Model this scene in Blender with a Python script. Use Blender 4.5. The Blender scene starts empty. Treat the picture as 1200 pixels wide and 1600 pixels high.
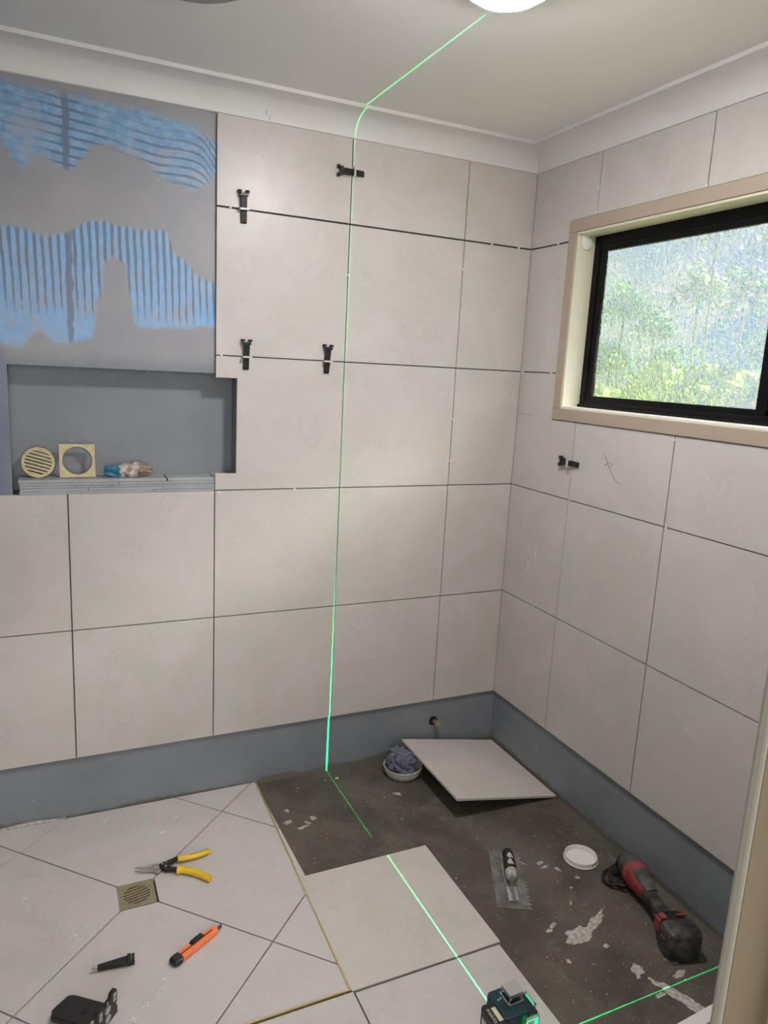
import bpy, bmesh, math, random
from mathutils import Vector, Matrix, noise
from math import sin, cos, pi, radians as R

S = bpy.context.scene
C = S.collection
rnd = random.Random(7)

# ---------------------------------------------------------------- camera, world, lights
cd = bpy.data.cameras.new('camera'); cam = bpy.data.objects.new('camera', cd); C.objects.link(cam)
M3 = Matrix(((0.90796, 0.03550, -0.41754), (-0.41597, 0.19707, -0.88777), (0.05077, 0.97975, 0.19370)))
cam.matrix_world = Matrix.Translation((-1.71986, -2.44530, 1.57291)) @ M3.to_4x4()
cd.sensor_fit = 'HORIZONTAL'; cd.sensor_width = 36; cd.lens = 36 * 1139.03 / 1200
cd.shift_x = 0.0012; cd.shift_y = 0.0010; cd.clip_start = 0.01
S.camera = cam
S.view_settings.view_transform = 'Standard'; S.view_settings.look = 'None'
S.view_settings.gamma = 1; S.view_settings.use_curve_mapping = False
S.view_settings.exposure = 0.50

LAMP_W = 230.0          # ceiling lamp glow
SUN_W = 18.0
SKY_W = .66
HALL_W = 22.0
LASER_W = 650.0
LAMP_POS = (-0.835, -1.03)

w = bpy.data.worlds.new('sky'); S.world = w; w.use_nodes = True
nt = w.node_tree; nt.nodes.clear()
wo = nt.nodes.new('ShaderNodeOutputWorld'); wb = nt.nodes.new('ShaderNodeBackground')
tc = nt.nodes.new('ShaderNodeTexCoord'); nz = nt.nodes.new('ShaderNodeTexNoise'); nz.inputs['Scale'].default_value = 9.0
rp = nt.nodes.new('ShaderNodeValToRGB')
rp.color_ramp.elements[0].position = .38; rp.color_ramp.elements[0].color = (.22, .50, .85, 1)
rp.color_ramp.elements[1].position = .56; rp.color_ramp.elements[1].color = (1, 1, .98, 1)
nt.links.new(tc.outputs['Generated'], nz.inputs['Vector']); nt.links.new(nz.outputs['Fac'], rp.inputs['Fac'])
nt.links.new(rp.outputs['Color'], wb.inputs['Color']); wb.inputs['Strength'].default_value = SKY_W
nt.links.new(wb.outputs[0], wo.inputs[0])

def light(name, kind, loc, energy, **k):
    d = bpy.data.lights.new(name, kind); d.energy = energy
    for a, b in k.items(): setattr(d, a, b)
    o = bpy.data.objects.new(name, d); C.objects.link(o); o.location = loc
    return o
sun = light('sun', 'SUN', (4, -3, 5), SUN_W, angle=R(24), color=(.97, 1.0, .90))
sun.rotation_euler = Vector((-1.0, .58, -.80)).to_track_quat('-Z', 'Y').to_euler()
hall = light('hall_fill', 'AREA', (-1.9, -3.6, 1.5), HALL_W, shape='RECTANGLE', size=1.4, size_y=1.6, color=(.97, .98, 1.0))  # added fill from the unseen hallway, lifts ceiling and walls
hall.rotation_euler = (R(90), 0, 0)

# ---------------------------------------------------------------- material helpers
def mat(name, col=(.5, .5, .5), rough=.5, metal=0, **k):
    m = bpy.data.materials.new(name); m.use_nodes = True
    b = m.node_tree.nodes['Principled BSDF']
    b.inputs['Base Color'].default_value = (*col, 1); b.inputs['Roughness'].default_value = rough
    b.inputs['Metallic'].default_value = metal
    for a, v in k.items(): b.inputs[a.replace('_', ' ')].default_value = v
    return m
class NT:
    def __init__(s, m): s.m = m; s.t = m.node_tree; s.b = s.t.nodes['Principled BSDF']; s.tc = s.t.nodes.new('ShaderNodeTexCoord')
    def n(s, kind, **k):
        x = s.t.nodes.new('ShaderNode' + kind)
        for a, v in k.items(): setattr(x, a, v)
        return x
    def set(s, inp, v):
        if hasattr(v, 'is_linked') or isinstance(v, bpy.types.NodeSocket): s.t.links.new(v, inp)
        elif isinstance(v, (tuple, list)): inp.default_value = (*v, 1) if len(v) == 3 and inp.type == 'RGBA' else v
        else: inp.default_value = v
    def math(s, op, a, b=0.0, c=0.0, clamp=False):
        x = s.n('Math', operation=op); x.use_clamp = clamp
        s.set(x.inputs[0], a); s.set(x.inputs[1], b)
        if op in ('MULTIPLY_ADD', 'SMOOTH_MIN'): s.set(x.inputs[2], c)
        return x.outputs[0]
    def mix(s, f, a, b):
        x = s.n('Mix', data_type='RGBA'); s.set(x.inputs[0], f); s.set(x.inputs[6], a); s.set(x.inputs[7], b); return x.outputs[2]
    def noise(s, scale, detail=3, rough=.5, dist=0, vec=None):
        x = s.n('TexNoise'); x.inputs['Scale'].default_value = scale; x.inputs['Detail'].default_value = detail
        x.inputs['Roughness'].default_value = rough; x.inputs['Distortion'].default_value = dist
        s.t.links.new(vec or s.tc.outputs['Object'], x.inputs['Vector']); return x.outputs['Fac']
    def step(s, v, lo, hi):
        x = s.n('MapRange', interpolation_type='SMOOTHSTEP'); s.set(x.inputs['Value'], v)
        x.inputs['From Min'].default_value = lo; x.inputs['From Max'].default_value = hi; return x.outputs['Result']
    def ramp(s, f, pts):
        x = s.n('ValToRGB'); x.color_ramp.interpolation = 'CARDINAL' if len(pts) > 3 and not isinstance(pts[0][1], tuple) else 'LINEAR'; e = x.color_ramp.elements
        while len(e) < len(pts): e.new(.5)
        for i, (p, c) in enumerate(pts): e[i].position = p; e[i].color = (*c, 1) if isinstance(c, tuple) else (c, c, c, 1)
        s.set(x.inputs['Fac'], f); return x.outputs['Color']
    def curve(s, f, x0, x1, pts):                       # piecewise smooth y(x)
        y0 = min(p[1] for p in pts); y1 = max(p[1] for p in pts)
        u = s.math('DIVIDE', s.math('SUBTRACT', f, x0), x1 - x0)
        c = s.ramp(u, [((p[0] - x0) / (x1 - x0), (p[1] - y0) / (y1 - y0)) for p in pts])
        return s.math('MULTIPLY_ADD', c, y1 - y0, y0)
    def bump(s, h, strength=.3, dist=.002):
        x = s.n('Bump'); x.inputs['Strength'].default_value = strength; x.inputs['Distance'].default_value = dist
        s.set(x.inputs['Height'], h); s.t.links.new(x.outputs[0], s.b.inputs['Normal'])

def noisy(name, a, b, scale=20, rough=.5, bump=0, metal=0, detail=4, **k):
    m = mat(name, a, rough, metal, **k); n = NT(m); f = n.noise(scale, detail, .6)
    n.set(n.b.inputs['Base Color'], n.mix(n.step(f, .35, .65), a, b))
    if bump: n.bump(f, bump)
    return m

def tile_mat(name, base, rough):
    m = mat(name, base, rough); n = NT(m)
    a = n.noise(3.0, 5, .6, 1.2); b = n.noise(14, 6, .7, 1.5); c = n.noise(60, 3, .6)
    dk = tuple(v * f for v, f in zip(base, (.94, .955, .93))); lt = tuple(v * f for v, f in zip(base, (1.05, 1.035, 1.05)))
    c1 = n.mix(n.step(a, .3, .7), dk, lt)
    veins = n.math('SUBTRACT', 1.0, n.step(n.math('ABSOLUTE', n.math('SUBTRACT', b, .5)), 0, .03))
    patch = n.step(n.noise(5.5, 3, .5), .5, .62)
    c2 = n.mix(n.math('MULTIPLY', n.math('MULTIPLY', veins, patch), .36), c1, tuple(v * .7 for v in base))
    c3 = n.mix(n.math('MULTIPLY', n.step(c, .58, .72), .4), c2, tuple(min(1, v * 1.2) for v in base))
    if 'floor' in name:
        vo = n.n('TexVoronoi'); vo.inputs['Scale'].default_value = 11; n.t.links.new(n.tc.outputs['Object'], vo.inputs['Vector'])
        sm = n.math('MULTIPLY', n.step(n.math('ADD', vo.outputs['Distance'], n.math('MULTIPLY', b, .2)), .32, .22), n.step(n.noise(2.7, 2), .52, .60))
        c3 = n.mix(n.math('MULTIPLY', sm, .38), c3, (.60, .59, .58))
        c3 = n.mix(n.math('MULTIPLY', n.step(n.noise(38, 5, .7, 1.0), .58, .72), .45), c3, (.66, .64, .62))
    n.set(n.b.inputs['Base Color'], c3)
    n.set(n.b.inputs['Roughness'], n.math('MULTIPLY_ADD', b, .2, rough - .1))
    return m
m_tile = tile_mat('wall_tile', (.565, .535, .505), .36)
m_ftile = tile_mat('floor_tile', (.585, .545, .525), .5)
m_ltile = tile_mat('loose_tile', (.60, .555, .515), .45)
m_white = noisy('white_paint', (.71, .70, .695), (.75, .74, .735), 3, .5)
m_ceil = noisy('ceiling_paint', (.80, .785, .78), (.82, .805, .80), 2, .7)
m_black = noisy('black_plastic', (.008, .008, .009), (.014, .014, .015), 40, .38)
m_dust = noisy('dusty_black', (.012, .012, .013), (.085, .08, .075), 28, .42)
m_brass = noisy('brushed_brass', (.36, .30, .17), (.43, .36, .21), 60, .42, metal=.55)
m_brassd = noisy('dusty_brass', (.30, .25, .15), (.37, .31, .20), 60, .5, metal=.3)
m_trim = noisy('brass_trim', (.60, .47, .20), (.70, .56, .27), 60, .35, metal=.7)
m_slot = mat('drain_dark', (.04, .03, .015), .7)
m_yellow = noisy('yellow_grip', (.78, .50, .015), (.85, .56, .02), 20, .42)
m_orange = noisy('orange_plastic', (.95, .22, .07), (1, .26, .09), 10, .35)
m_steel = noisy('worn_steel', (.42, .40, .38), (.6, .58, .56), 30, .32, metal=.9)
m_trow = noisy('trowel_steel', (.20, .19, .185), (.38, .37, .36), 12, .45, metal=.7)
m_mortar = noisy('dried_mortar', (.33, .31, .28), (.58, .55, .51), 90, .9, .6, detail=6)
m_teal = noisy('teal_plastic', (.002, .030, .040), (.003, .040, .052), 20, .4)
m_cage = mat('silver_metal', (.62, .60, .60), .3, .7)
m_red = noisy('dusty_red_plastic', (.22, .022, .022), (.32, .075, .065), 30, .5)
m_grey = noisy('dusty_grey_plastic', (.045, .043, .042), (.12, .11, .105), 25, .55)
m_lid = mat('white_plastic', (.80, .77, .75), .4)
m_tub = noisy('cream_plastic', (.60, .60, .50), (.68, .68, .58), 10, .45)
m_cloth = noisy('blue_grey_cloth', (.10, .11, .155), (.16, .17, .22), 45, .95, .5)
m_hem = mat('cloth_hem', (.33, .34, .40), .95)
m_beige = noisy('beige_paint', (.43, .355, .245), (.45, .37, .26), 3, .4)
m_beige2 = noisy('beige_architrave', (.40, .33, .255), (.42, .345, .27), 3, .42)
m_cream = noisy('cream_reveal', (.66, .64, .50), (.70, .68, .54), 3, .35)
m_alu = noisy('black_aluminium', (.002, .002, .003), (.004, .004, .005), 10, .4, Specular_IOR_Level=.15)
m_clip = mat('clear_clip', (.78, .78, .74), .3, Transmission_Weight=.35)
m_spacer = mat('white_spacer', (.80, .80, .77), .4)
m_silver = noisy('magnet_disc', (.45, .44, .42), (.6, .58, .56), 30, .35, metal=.6)
m_green = mat('laser_window', (.0, .5, .15), .2)
m_green.node_tree.nodes['Principled BSDF'].inputs['Emission Color'].default_value = (0, 1, .22, 1)
m_green.node_tree.nodes['Principled BSDF'].inputs['Emission Strength'].default_value = 3.0
m_dome = mat('lamp_dome', (.9, .88, .88), .4)
nn = NT(m_dome); nn.b.inputs['Emission Color'].default_value = (1, .955, .96, 1); nn.b.inputs['Emission Strength'].default_value = LAMP_W
m_hall = noisy('hall_paint', (.62, .58, .50), (.66, .62, .54), 3, .7)
m_leafs = []
for i, (a, b) in enumerate([((.10, .28, .04), (.32, .55, .10)), ((.22, .42, .06), (.55, .62, .14)), ((.07, .22, .06), (.2, .42, .14))]):
    m_leafs.append(noisy('foliage_%s' % 'abc'[i], a, b, 3, .6))
m_lawn = noisy('lawn', (.16, .18, .09), (.24, .24, .13), 2, .9)

# membrane on the left wall, with blue primer showing through combed adhesive
def membrane(name, blue):
    m = mat(name, (.2, .22, .25), .45); n = NT(m)
    sp = n.n('SeparateXYZ'); n.t.links.new(n.tc.outputs['Object'], sp.inputs[0]); X, Y, Z = sp.outputs
    big = n.noise(4, 4, .6); fine = n.noise(45, 4, .6)
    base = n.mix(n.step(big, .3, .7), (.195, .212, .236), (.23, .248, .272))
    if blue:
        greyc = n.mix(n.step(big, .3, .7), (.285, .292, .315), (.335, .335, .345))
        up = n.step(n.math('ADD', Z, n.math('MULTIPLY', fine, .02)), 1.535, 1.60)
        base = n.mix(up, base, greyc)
        wob = n.math('MULTIPLY_ADD', n.noise(9, 5, .65), .08, -.04)
        # zone A: upper blue with horizontal comb lines
        fa = n.curve(X, -1.90, -1.20, [(-1.90, 2.14), (-1.80, 2.134), (-1.759, 2.079), (-1.708, 2.116), (-1.625, 2.094), (-1.554, 2.157), (-1.447, 2.166), (-1.373, 2.114), (-1.277, 2.085), (-1.208, 2.13)])
        zA = n.math('ADD', Z, wob)
        top = n.curve(X, -1.90, -1.20, [(-1.90, 2.31), (-1.7, 2.30), (-1.55, 2.30), (-1.35, 2.29), (-1.26, 2.28), (-1.21, 2.25)])
        mA = n.math('MULTIPLY', n.step(n.math('SUBTRACT', zA, fa), -.010, .022), n.step(n.math('SUBTRACT', top, n.math('ADD', Z, n.math('MULTIPLY', wob, .5))), -.012, .03))
        # zone B
        fh = n.curve(X, -1.90, -1.20, [(-1.90, 1.935), (-1.814, 1.93), (-1.716, 1.907), (-1.63, 1.926), (-1.576, 1.959), (-1.431, 1.953), (-1.351, 1.955), (-1.336, 1.904), (-1.277, 1.853), (-1.206, 1.82)])
        fl = n.curve(X, -1.90, -1.20, [(-1.90, 1.60), (-1.829, 1.588), (-1.779, 1.585), (-1.726, 1.635), (-1.69, 1.605), (-1.639, 1.603), (-1.567, 1.617), (-1.47, 1.67), (-1.435, 1.66), (-1.205, 1.676)])
        zB = n.math('ADD', Z, n.math('MULTIPLY', wob, .7))
        mB = n.math('MULTIPLY', n.step(n.math('SUBTRACT', fh, zB), -.006, .012), n.step(n.math('SUBTRACT', zB, fl), -.008, .010))
        # trowelled bare patch inside zone B
        px = n.math('ABSOLUTE', n.math('ADD', n.math('ADD', X, 1.508), n.math('MULTIPLY', wob, .6)))
        wdt = n.curve(Z, 1.55, 1.95, [(1.55, .09), (1.68, .062), (1.78, .042), (1.84, .036), (1.868, .004), (1.95, .0)])
        hole = n.step(n.math('SUBTRACT', wdt, px), -.004, .012)
        mB = n.math('MULTIPLY', mB, n.math('SUBTRACT', 1.0, hole))
        # comb lines
        sag = n.curve(X, -1.90, -1.20, [(-1.90, .055), (-1.80, .058), (-1.65, .045), (-1.5, .030), (-1.40, .012), (-1.27, .010), (-1.235, -.01), (-1.20, -.055)])
        la = n.math('SINE', n.math('MULTIPLY', n.math('SUBTRACT', n.math('ADD', Z, n.math('MULTIPLY', wob, .18)), sag), 2 * pi / .0245))
        keepA = n.step(n.noise(6, 2), .36, .52)
        leftA = n.math('MULTIPLY_ADD', n.step(X, -1.73, -1.64), .6, .4); lineA = n.math('MULTIPLY', n.math('MULTIPLY', n.step(n.math('ADD', la, n.math('MULTIPLY_ADD', n.noise(30, 3), .9, -.45)), .38, .80), leftA), n.math('MULTIPLY_ADD', keepA, .7, .3))
        lb = n.math('SINE', n.math('MULTIPLY', n.math('ADD', n.math('ADD', X, n.math('MULTIPLY', Z, .03)), n.math('MULTIPLY', wob, .14)), 2 * pi / .0215))
        thick = n.math('MULTIPLY_ADD', n.step(Z, 1.68, 1.93), .55, -.35)
        lineB = n.math('MULTIPLY', n.step(n.math('ADD', n.math('ADD', lb, n.math('MULTIPLY_ADD', n.noise(26, 4, .7), 1.5, -.75)), thick), .18, .62), n.step(n.math('ADD', Z, n.math('MULTIPLY', wob, 2.2)), 1.655, 1.75))
        # the thick seam near x = -1.66
        seam = n.step(n.math('SUBTRACT', .013, n.math('ABSOLUTE', n.math('ADD', n.math('ADD', X, 1.66), n.math('MULTIPLY', n.noise(14, 3), .03)))), -.012, .004)
        seam = n.math('MULTIPLY', n.math('SUBTRACT', 1.0, n.step(n.math('ABSOLUTE', n.math('ADD', n.math('ADD', X, 1.646), n.math('MULTIPLY', n.noise(22, 2), -.02))), .007, .011)), .9)
        line = n.math('MAXIMUM', n.math('MAXIMUM', n.math('MULTIPLY', lineA, n.step(Z, 2.02, 2.05)), n.math('MULTIPLY', lineB, n.math('SUBTRACT', 1.0, n.step(Z, 2.02, 2.05)))), seam)
        bl = n.mix(n.step(fine, .4, .65), (.17, .34, .55), (.26, .43, .62))
        bl = n.mix(n.math('MULTIPLY', n.math('SUBTRACT', 1.0, n.step(Z, 2.0, 2.05)), .5), bl, (.27, .49, .80))
        haze = n.math('MULTIPLY', n.step(n.noise(9, 8, .78), .46, .66), .8)
        bl = n.mix(haze, bl, (.36, .39, .47))
        bl = n.mix(n.math('MULTIPLY', line, .88), bl, (.13, .17, .24))
        base = n.mix(n.math('MAXIMUM', mA, mB), base, bl)
        lw = n.math('MULTIPLY', n.math('SUBTRACT', 1.0, n.step(n.math('ADD', X, n.math('MULTIPLY', wob, .6)), -1.84, -1.80)), n.math('MULTIPLY', n.step(Z, 1.10, 1.14), n.math('SUBTRACT', 1.0, n.step(Z, 1.55, 1.62))))
        base = n.mix(n.math('MULTIPLY', lw, .6), base, (.14, .19, .30))
    # cement smear at the base
    dirt = n.math('SUBTRACT', 1.0, n.step(n.math('ADD', Z, n.math('MULTIPLY', n.noise(5, 5, .7), -.09)), -.030, -.018))
    base = n.mix(dirt, base, (.155, .15, .125))
    spots = n.step(n.noise(38, 2), .74, .78)
    base = n.mix(n.math('MULTIPLY', spots, .6), base, (.4, .42, .45))
    n.set(n.b.inputs['Base Color'], base)
    n.bump(n.noise(8, 4, .6), .25, .004)
    return m
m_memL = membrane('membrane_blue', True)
m_memR = membrane('membrane_grey', False)
def screed():
    m = mat('screed', (.05, .045, .04), .8); n = NT(m)
    a = n.noise(3.5, 6, .65, .5); b = n.noise(60, 4, .7); c = n.noise(150, 2)
    col = n.mix(n.step(a, .3, .7), (.062, .051, .040), (.135, .116, .094))
    col = n.mix(n.math('MULTIPLY', n.step(b, .5, .75), .4), col, (.14, .125, .10))
    haze = n.math('MULTIPLY', n.step(n.noise(7, 5, .7, .8), .56, .72), .35)
    col = n.mix(haze, col, (.22, .205, .185))
    col = n.mix(n.math('MULTIPLY', n.step(c, .70, .74), .8), col, (.45, .42, .38))
    n.set(n.b.inputs['Base Color'], col); n.bump(b, .5, .002)
    return m
m_screed = screed()
def packet():
    m = mat('crumpled_packet', (.5, .5, .5), .5); n = NT(m)
    sp = n.n('SeparateXYZ'); n.t.links.new(n.tc.outputs['Object'], sp.inputs[0])
    x = n.math('ADD', sp.outputs[0], n.math('MULTIPLY_ADD', n.noise(40, 2), .05, -.025))
    c = n.ramp(n.math('MULTIPLY_ADD', x, 7.0, .5), [(0, (.03, .16, .25)), (.30, (.05, .24, .34)), (.34, (.62, .58, .54)), (.48, (.28, .2, .14)), (.62, (.6, .56, .53)), (.74, (.27, .19, .13)), (1, (.3, .22, .16))])
    n.set(n.b.inputs['Base Color'], c); return m
m_packet = packet()
def glassmat():
    m = bpy.data.materials.new('obscure_glass'); m.use_nodes = True; t = m.node_tree; t.nodes.clear()
    o = t.nodes.new('ShaderNodeOutputMaterial'); tc = t.nodes.new('ShaderNodeTexCoord')
    rf = t.nodes.new('ShaderNodeBsdfRefraction'); rf.inputs['IOR'].default_value = 1.35; rf.inputs['Roughness'].default_value = .10
    tr = t.nodes.new('ShaderNodeBsdfTransparent'); gl = t.nodes.new('ShaderNodeBsdfGlossy'); gl.inputs['Roughness'].default_value = .1
    tl = t.nodes.new('ShaderNodeBsdfTranslucent')
    no = t.nodes.new('ShaderNodeTexNoise'); no.inputs['Scale'].default_value = 46; no.inputs['Detail'].default_value = 1.5; no.inputs['Distortion'].default_value = .6
    mp = t.nodes.new('ShaderNodeMapping'); mp.inputs['Scale'].default_value = (1, 1, .72)
    ab = t.nodes.new('ShaderNodeMath'); ab.operation = 'PINGPONG'; ab.inputs[1].default_value = .09
    bu = t.nodes.new('ShaderNodeBump'); bu.inputs['Strength'].default_value = 1.0; bu.inputs['Distance'].default_value = .019
    m1 = t.nodes.new('ShaderNodeMixShader'); m1.inputs[0].default_value = .24
    m2 = t.nodes.new('ShaderNodeMixShader'); m2.inputs[0].default_value = .06
    m3 = t.nodes.new('ShaderNodeMixShader'); m3.inputs[0].default_value = .0
    L = t.links.new
    L(tc.outputs['Object'], mp.inputs[0]); L(mp.outputs[0], no.inputs['Vector']); L(no.outputs['Fac'], ab.inputs[0]); L(ab.outputs[0], bu.inputs['Height'])
    L(bu.outputs[0], rf.inputs['Normal']); L(bu.outputs[0], gl.inputs['Normal']); L(bu.outputs[0], tl.inputs['Normal'])
    L(rf.outputs[0], m3.inputs[1]); L(tl.outputs[0], m3.inputs[2])
    L(m3.outputs[0], m1.inputs[1]); L(tr.outputs[0], m1.inputs[2]); L(m1.outputs[0], m2.inputs[1]); L(gl.outputs[0], m2.inputs[2]); L(m2.outputs[0], o.inputs[0])
    return m
m_glass = glassmat()

# ---------------------------------------------------------------- mesh helpers
class MB:
    def __init__(s): s.bm = bmesh.new(); s.T = Matrix.Identity(4)
    def _v(s, p): return s.bm.verts.new(s.T @ Vector(p))
    def box(s, a, b, T=None):
        s2 = s.T; s.T = s.T @ T if T else s.T
        v = [s._v((x, y, z)) for x in (a[0], b[0]) for y in (a[1], b[1]) for z in (a[2], b[2])]
        for f in ((0, 1, 3, 2), (4, 6, 7, 5), (0, 4, 5, 1), (2, 3, 7, 6), (0, 2, 6, 4), (1, 5, 7, 3)): s.bm.faces.new([v[i] for i in f])
        s.T = s2; return s
    def prism(s, pts, h0, h1, axis='z', T=None):          # polygon extruded along axis
        s2 = s.T; s.T = s.T @ T if T else s.T
        f = {'z': lambda p, h: (p[0], p[1], h), 'y': lambda p, h: (p[0], h, p[1]), 'x': lambda p, h: (h, p[0], p[1])}[axis]
        A = [s._v(f(p, h0)) for p in pts]; B = [s._v(f(p, h1)) for p in pts]; n = len(pts)
        s.bm.faces.new(A); s.bm.faces.new(B[::-1])
        for i in range(n): s.bm.faces.new((A[i], B[i], B[(i + 1) % n], A[(i + 1) % n]))
        s.T = s2; return s
    def lathe(s, prof, seg=32, T=None, sx=1, sy=1):       # profile (r,z) about z
        s2 = s.T; s.T = s.T @ T if T else s.T
        rings = []
        for r, z in prof:
            if r < 1e-6: rings.append([s._v((0, 0, z))])
            else: rings.append([s._v((sx * r * cos(2 * pi * i / seg), sy * r * sin(2 * pi * i / seg), z)) for i in range(seg)])
        for a, b in zip(rings, rings[1:]):
            for i in range(seg):
                j = (i + 1) % seg
                if len(a) == 1 and len(b) == 1: break
                if len(a) == 1: s.bm.faces.new((a[0], b[i], b[j]))
                elif len(b) == 1: s.bm.faces.new((a[i], b[0], a[j]))
                else: s.bm.faces.new((a[i], b[i], b[j], a[j]))
        s.T = s2; return s
    def tube(s, pts, rad, seg=12, flat=1.0, closed=False):
        P = [Vector(p) for p in pts]; n = len(P); rr = rad if isinstance(rad, (list, tuple)) else [rad] * n
        rings = []
        for i, p in enumerate(P):
            d = (P[(i + 1) % n] - P[i - 1]) if closed else (P[min(i + 1, n - 1)] - P[max(i - 1, 0)])
            d.normalize(); u = Vector((0, 0, 1)) if abs(d.z) < .9 else Vector((1, 0, 0))
            a = d.cross(u).normalized(); b = a.cross(d)
            rings.append([s._v(p + a * rr[i] * cos(2 * pi * k / seg) + b * rr[i] * flat * sin(2 * pi * k / seg)) for k in range(seg)])
        m = n if closed else n - 1
        for i in range(m):
            A, B = rings[i], rings[(i + 1) % n]
            for k in range(seg): s.bm.faces.new((A[k], A[(k + 1) % seg], B[(k + 1) % seg], B[k]))
        if not closed: s.bm.faces.new(rings[0]); s.bm.faces.new(rings[-1][::-1])
        return s
    def loft(s, secs):                                    # list of rings of points
        rings = [[s._v(p) for p in r] for r in secs]; n = len(rings[0])
        for a, b in zip(rings, rings[1:]):
            for k in range(n): s.bm.faces.new((a[k], a[(k + 1) % n], b[(k + 1) % n], b[k]))
        s.bm.faces.new(rings[0][::-1]); s.bm.faces.new(rings[-1]); return s
    def build(s, name, m, parent=None, bevel=0, smooth=False, seg=2, subsurf=0, loc=None):
        bmesh.ops.recalc_face_normals(s.bm, faces=s.bm.faces)
        me = bpy.data.meshes.new(name); s.bm.to_mesh(me); s.bm.free()
        o = bpy.data.objects.new(name, me); C.objects.link(o); me.materials.append(m)
        if parent: o.parent = parent
        if smooth:
            for p in me.polygons: p.use_smooth = True
        if bevel:
            b = o.modifiers.new('bevel', 'BEVEL'); b.width = bevel; b.segments = seg; b.limit_method = 'ANGLE'; b.angle_limit = R(40)
            if smooth: o.modifiers.new('wn', 'WEIGHTED_NORMAL')
        if subsurf:
            u = o.modifiers.new('sub', 'SUBSURF'); u.levels = subsurf; u.render_levels = subsurf
        return o
def smoothby(o, ang=35):
    for p in o.data.polygons: p.use_smooth = True
    o.data.set_sharp_from_angle(angle=R(ang)); return o
def thing(name, label, cat, loc=(0, 0, 0), rz=0, group=None):
    o = bpy.data.objects.new(name, None); C.objects.link(o); o.location = loc; o.rotation_euler = (0, 0, rz)
    o.empty_display_size = .05
    return tag(o, label, cat, group)
def tag(o, label, cat, group=None):
    o['label'] = label; o['category'] = cat
    if group: o['group'] = group
    return o
def struct(o, kind='structure'): o['kind'] = kind; return o
def dup(root, loc, rot, label):
    r = root.copy(); C.objects.link(r); r.location = loc; r.rotation_euler = rot; r['label'] = label
    for ch in list(root.children):
        c = ch.copy(); C.objects.link(c); c.parent = r
        for g in list(ch.children):
            d = g.copy(); C.objects.link(d); d.parent = c
    return r
def Tm(x=0, y=0, z=0, rx=0, ry=0, rz=0):
    return Matrix.Translation((x, y, z)) @ Matrix.Rotation(rz, 4, 'Z') @ Matrix.Rotation(ry, 4, 'Y') @ Matrix.Rotation(rx, 4, 'X')

# ---------------------------------------------------------------- room shell
XW, YW = -2.75, -2.10           # far-left wall, door wall
XD0, XD1 = -2.12, -1.226        # door opening
ZC = 2.40
NX0, NX1, NZ0, NZ1, ND = -1.815, -1.128, 1.138, 1.53, .092
# bare floor
b = MB(); b.box((XW - .2, YW, -.12), (.25, .25, 0)); floor = struct(b.build('floor', m_screed))
# left (back) wall substrate with niche
b = MB()
b.box((XW - .1, .012, 0), (NX0, .25, ZC)); b.box((NX1, .012, 0), (.25, .25, ZC))
b.box((NX0, .012, 0), (NX1, .25, NZ0)); b.box((NX0, .012, NZ1), (NX1, .25, ZC)); b.box((NX0, ND, NZ0), (NX1, .25, NZ1))
# no recess for the water pipe: a dark disc built with it paints the shade
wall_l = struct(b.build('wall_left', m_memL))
# right wall with the window opening
WY0, WY1, WZ0, WZ1 = -1.76, -.268, 1.462, 2.075
b = MB()
b.box((.012, WY1, 0), (.13, .012, ZC)); b.box((.012, YW, 0), (.13, WY0, ZC)); b.box((.012, WY0, 0), (.13, WY1, WZ0)); b.box((.012, WY0, WZ1), (.13, WY1, ZC))
wall_r = struct(b.build('wall_right', m_memR))
# door wall
b = MB(); b.box((XW, YW - .10, 0), (XD0, YW, ZC)); b.box((XD1 + .012, YW - .10, 0), (.13, YW, ZC)); b.box((XD0, YW - .1, 2.06), (XD1 + .012, YW, ZC))
wall_f = struct(b.build('wall_front', m_hall))
b = MB(); b.box((XW - .1, YW, 0), (XW, .012, ZC)); struct(b.build('wall_far', m_memR))
b = MB(); b.box((XW - .2, YW - .1, ZC), (.25, .25, ZC + .1)); ceiling = struct(b.build('ceiling', m_ceil))
# hallway behind the camera
b = MB(); b.box((-3.0, -3.7, -.1), (-.6, YW, 0)); struct(b.build('floor_hall', m_hall))
b = MB(); b.box((-3.0, -3.7, ZC), (-.6, YW - .1, ZC + .1)); struct(b.build('ceiling_hall', m_hall))
b = MB(); b.box((-3.1, -3.7, 0), (-3.0, YW, ZC)); b.box((-.6, -3.7, 0), (-.5, YW - .1, ZC)); b.box((-3.1, -3.8, 0), (-.5, -3.7, ZC)); b.box((-3.1, YW - .1, 0), (XW, YW, ZC))
struct(b.build('wall_hall', m_hall))

# cornice along left and right walls, mitred
prof = [(.012, 2.319), (.002, 2.319)] + [(-.002 - .080 * (1 - cos(t * pi / 2 / 8)), 2.321 + .067 * sin(t * pi / 2 / 8)) for t in range(9)] + [(-.093, 2.388), (-.093, 2.40), (.012, 2.40)]
b = MB()
def ringL(x): return [(x, y, z) for y, z in prof]
secs = [ringL(XW), [(y, y, z) for y, z in prof], [(y, YW, z) for y, z in prof]]
b.loft(secs); cor = struct(b.build('trim_1', m_white)); smoothby(cor, 30)

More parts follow.
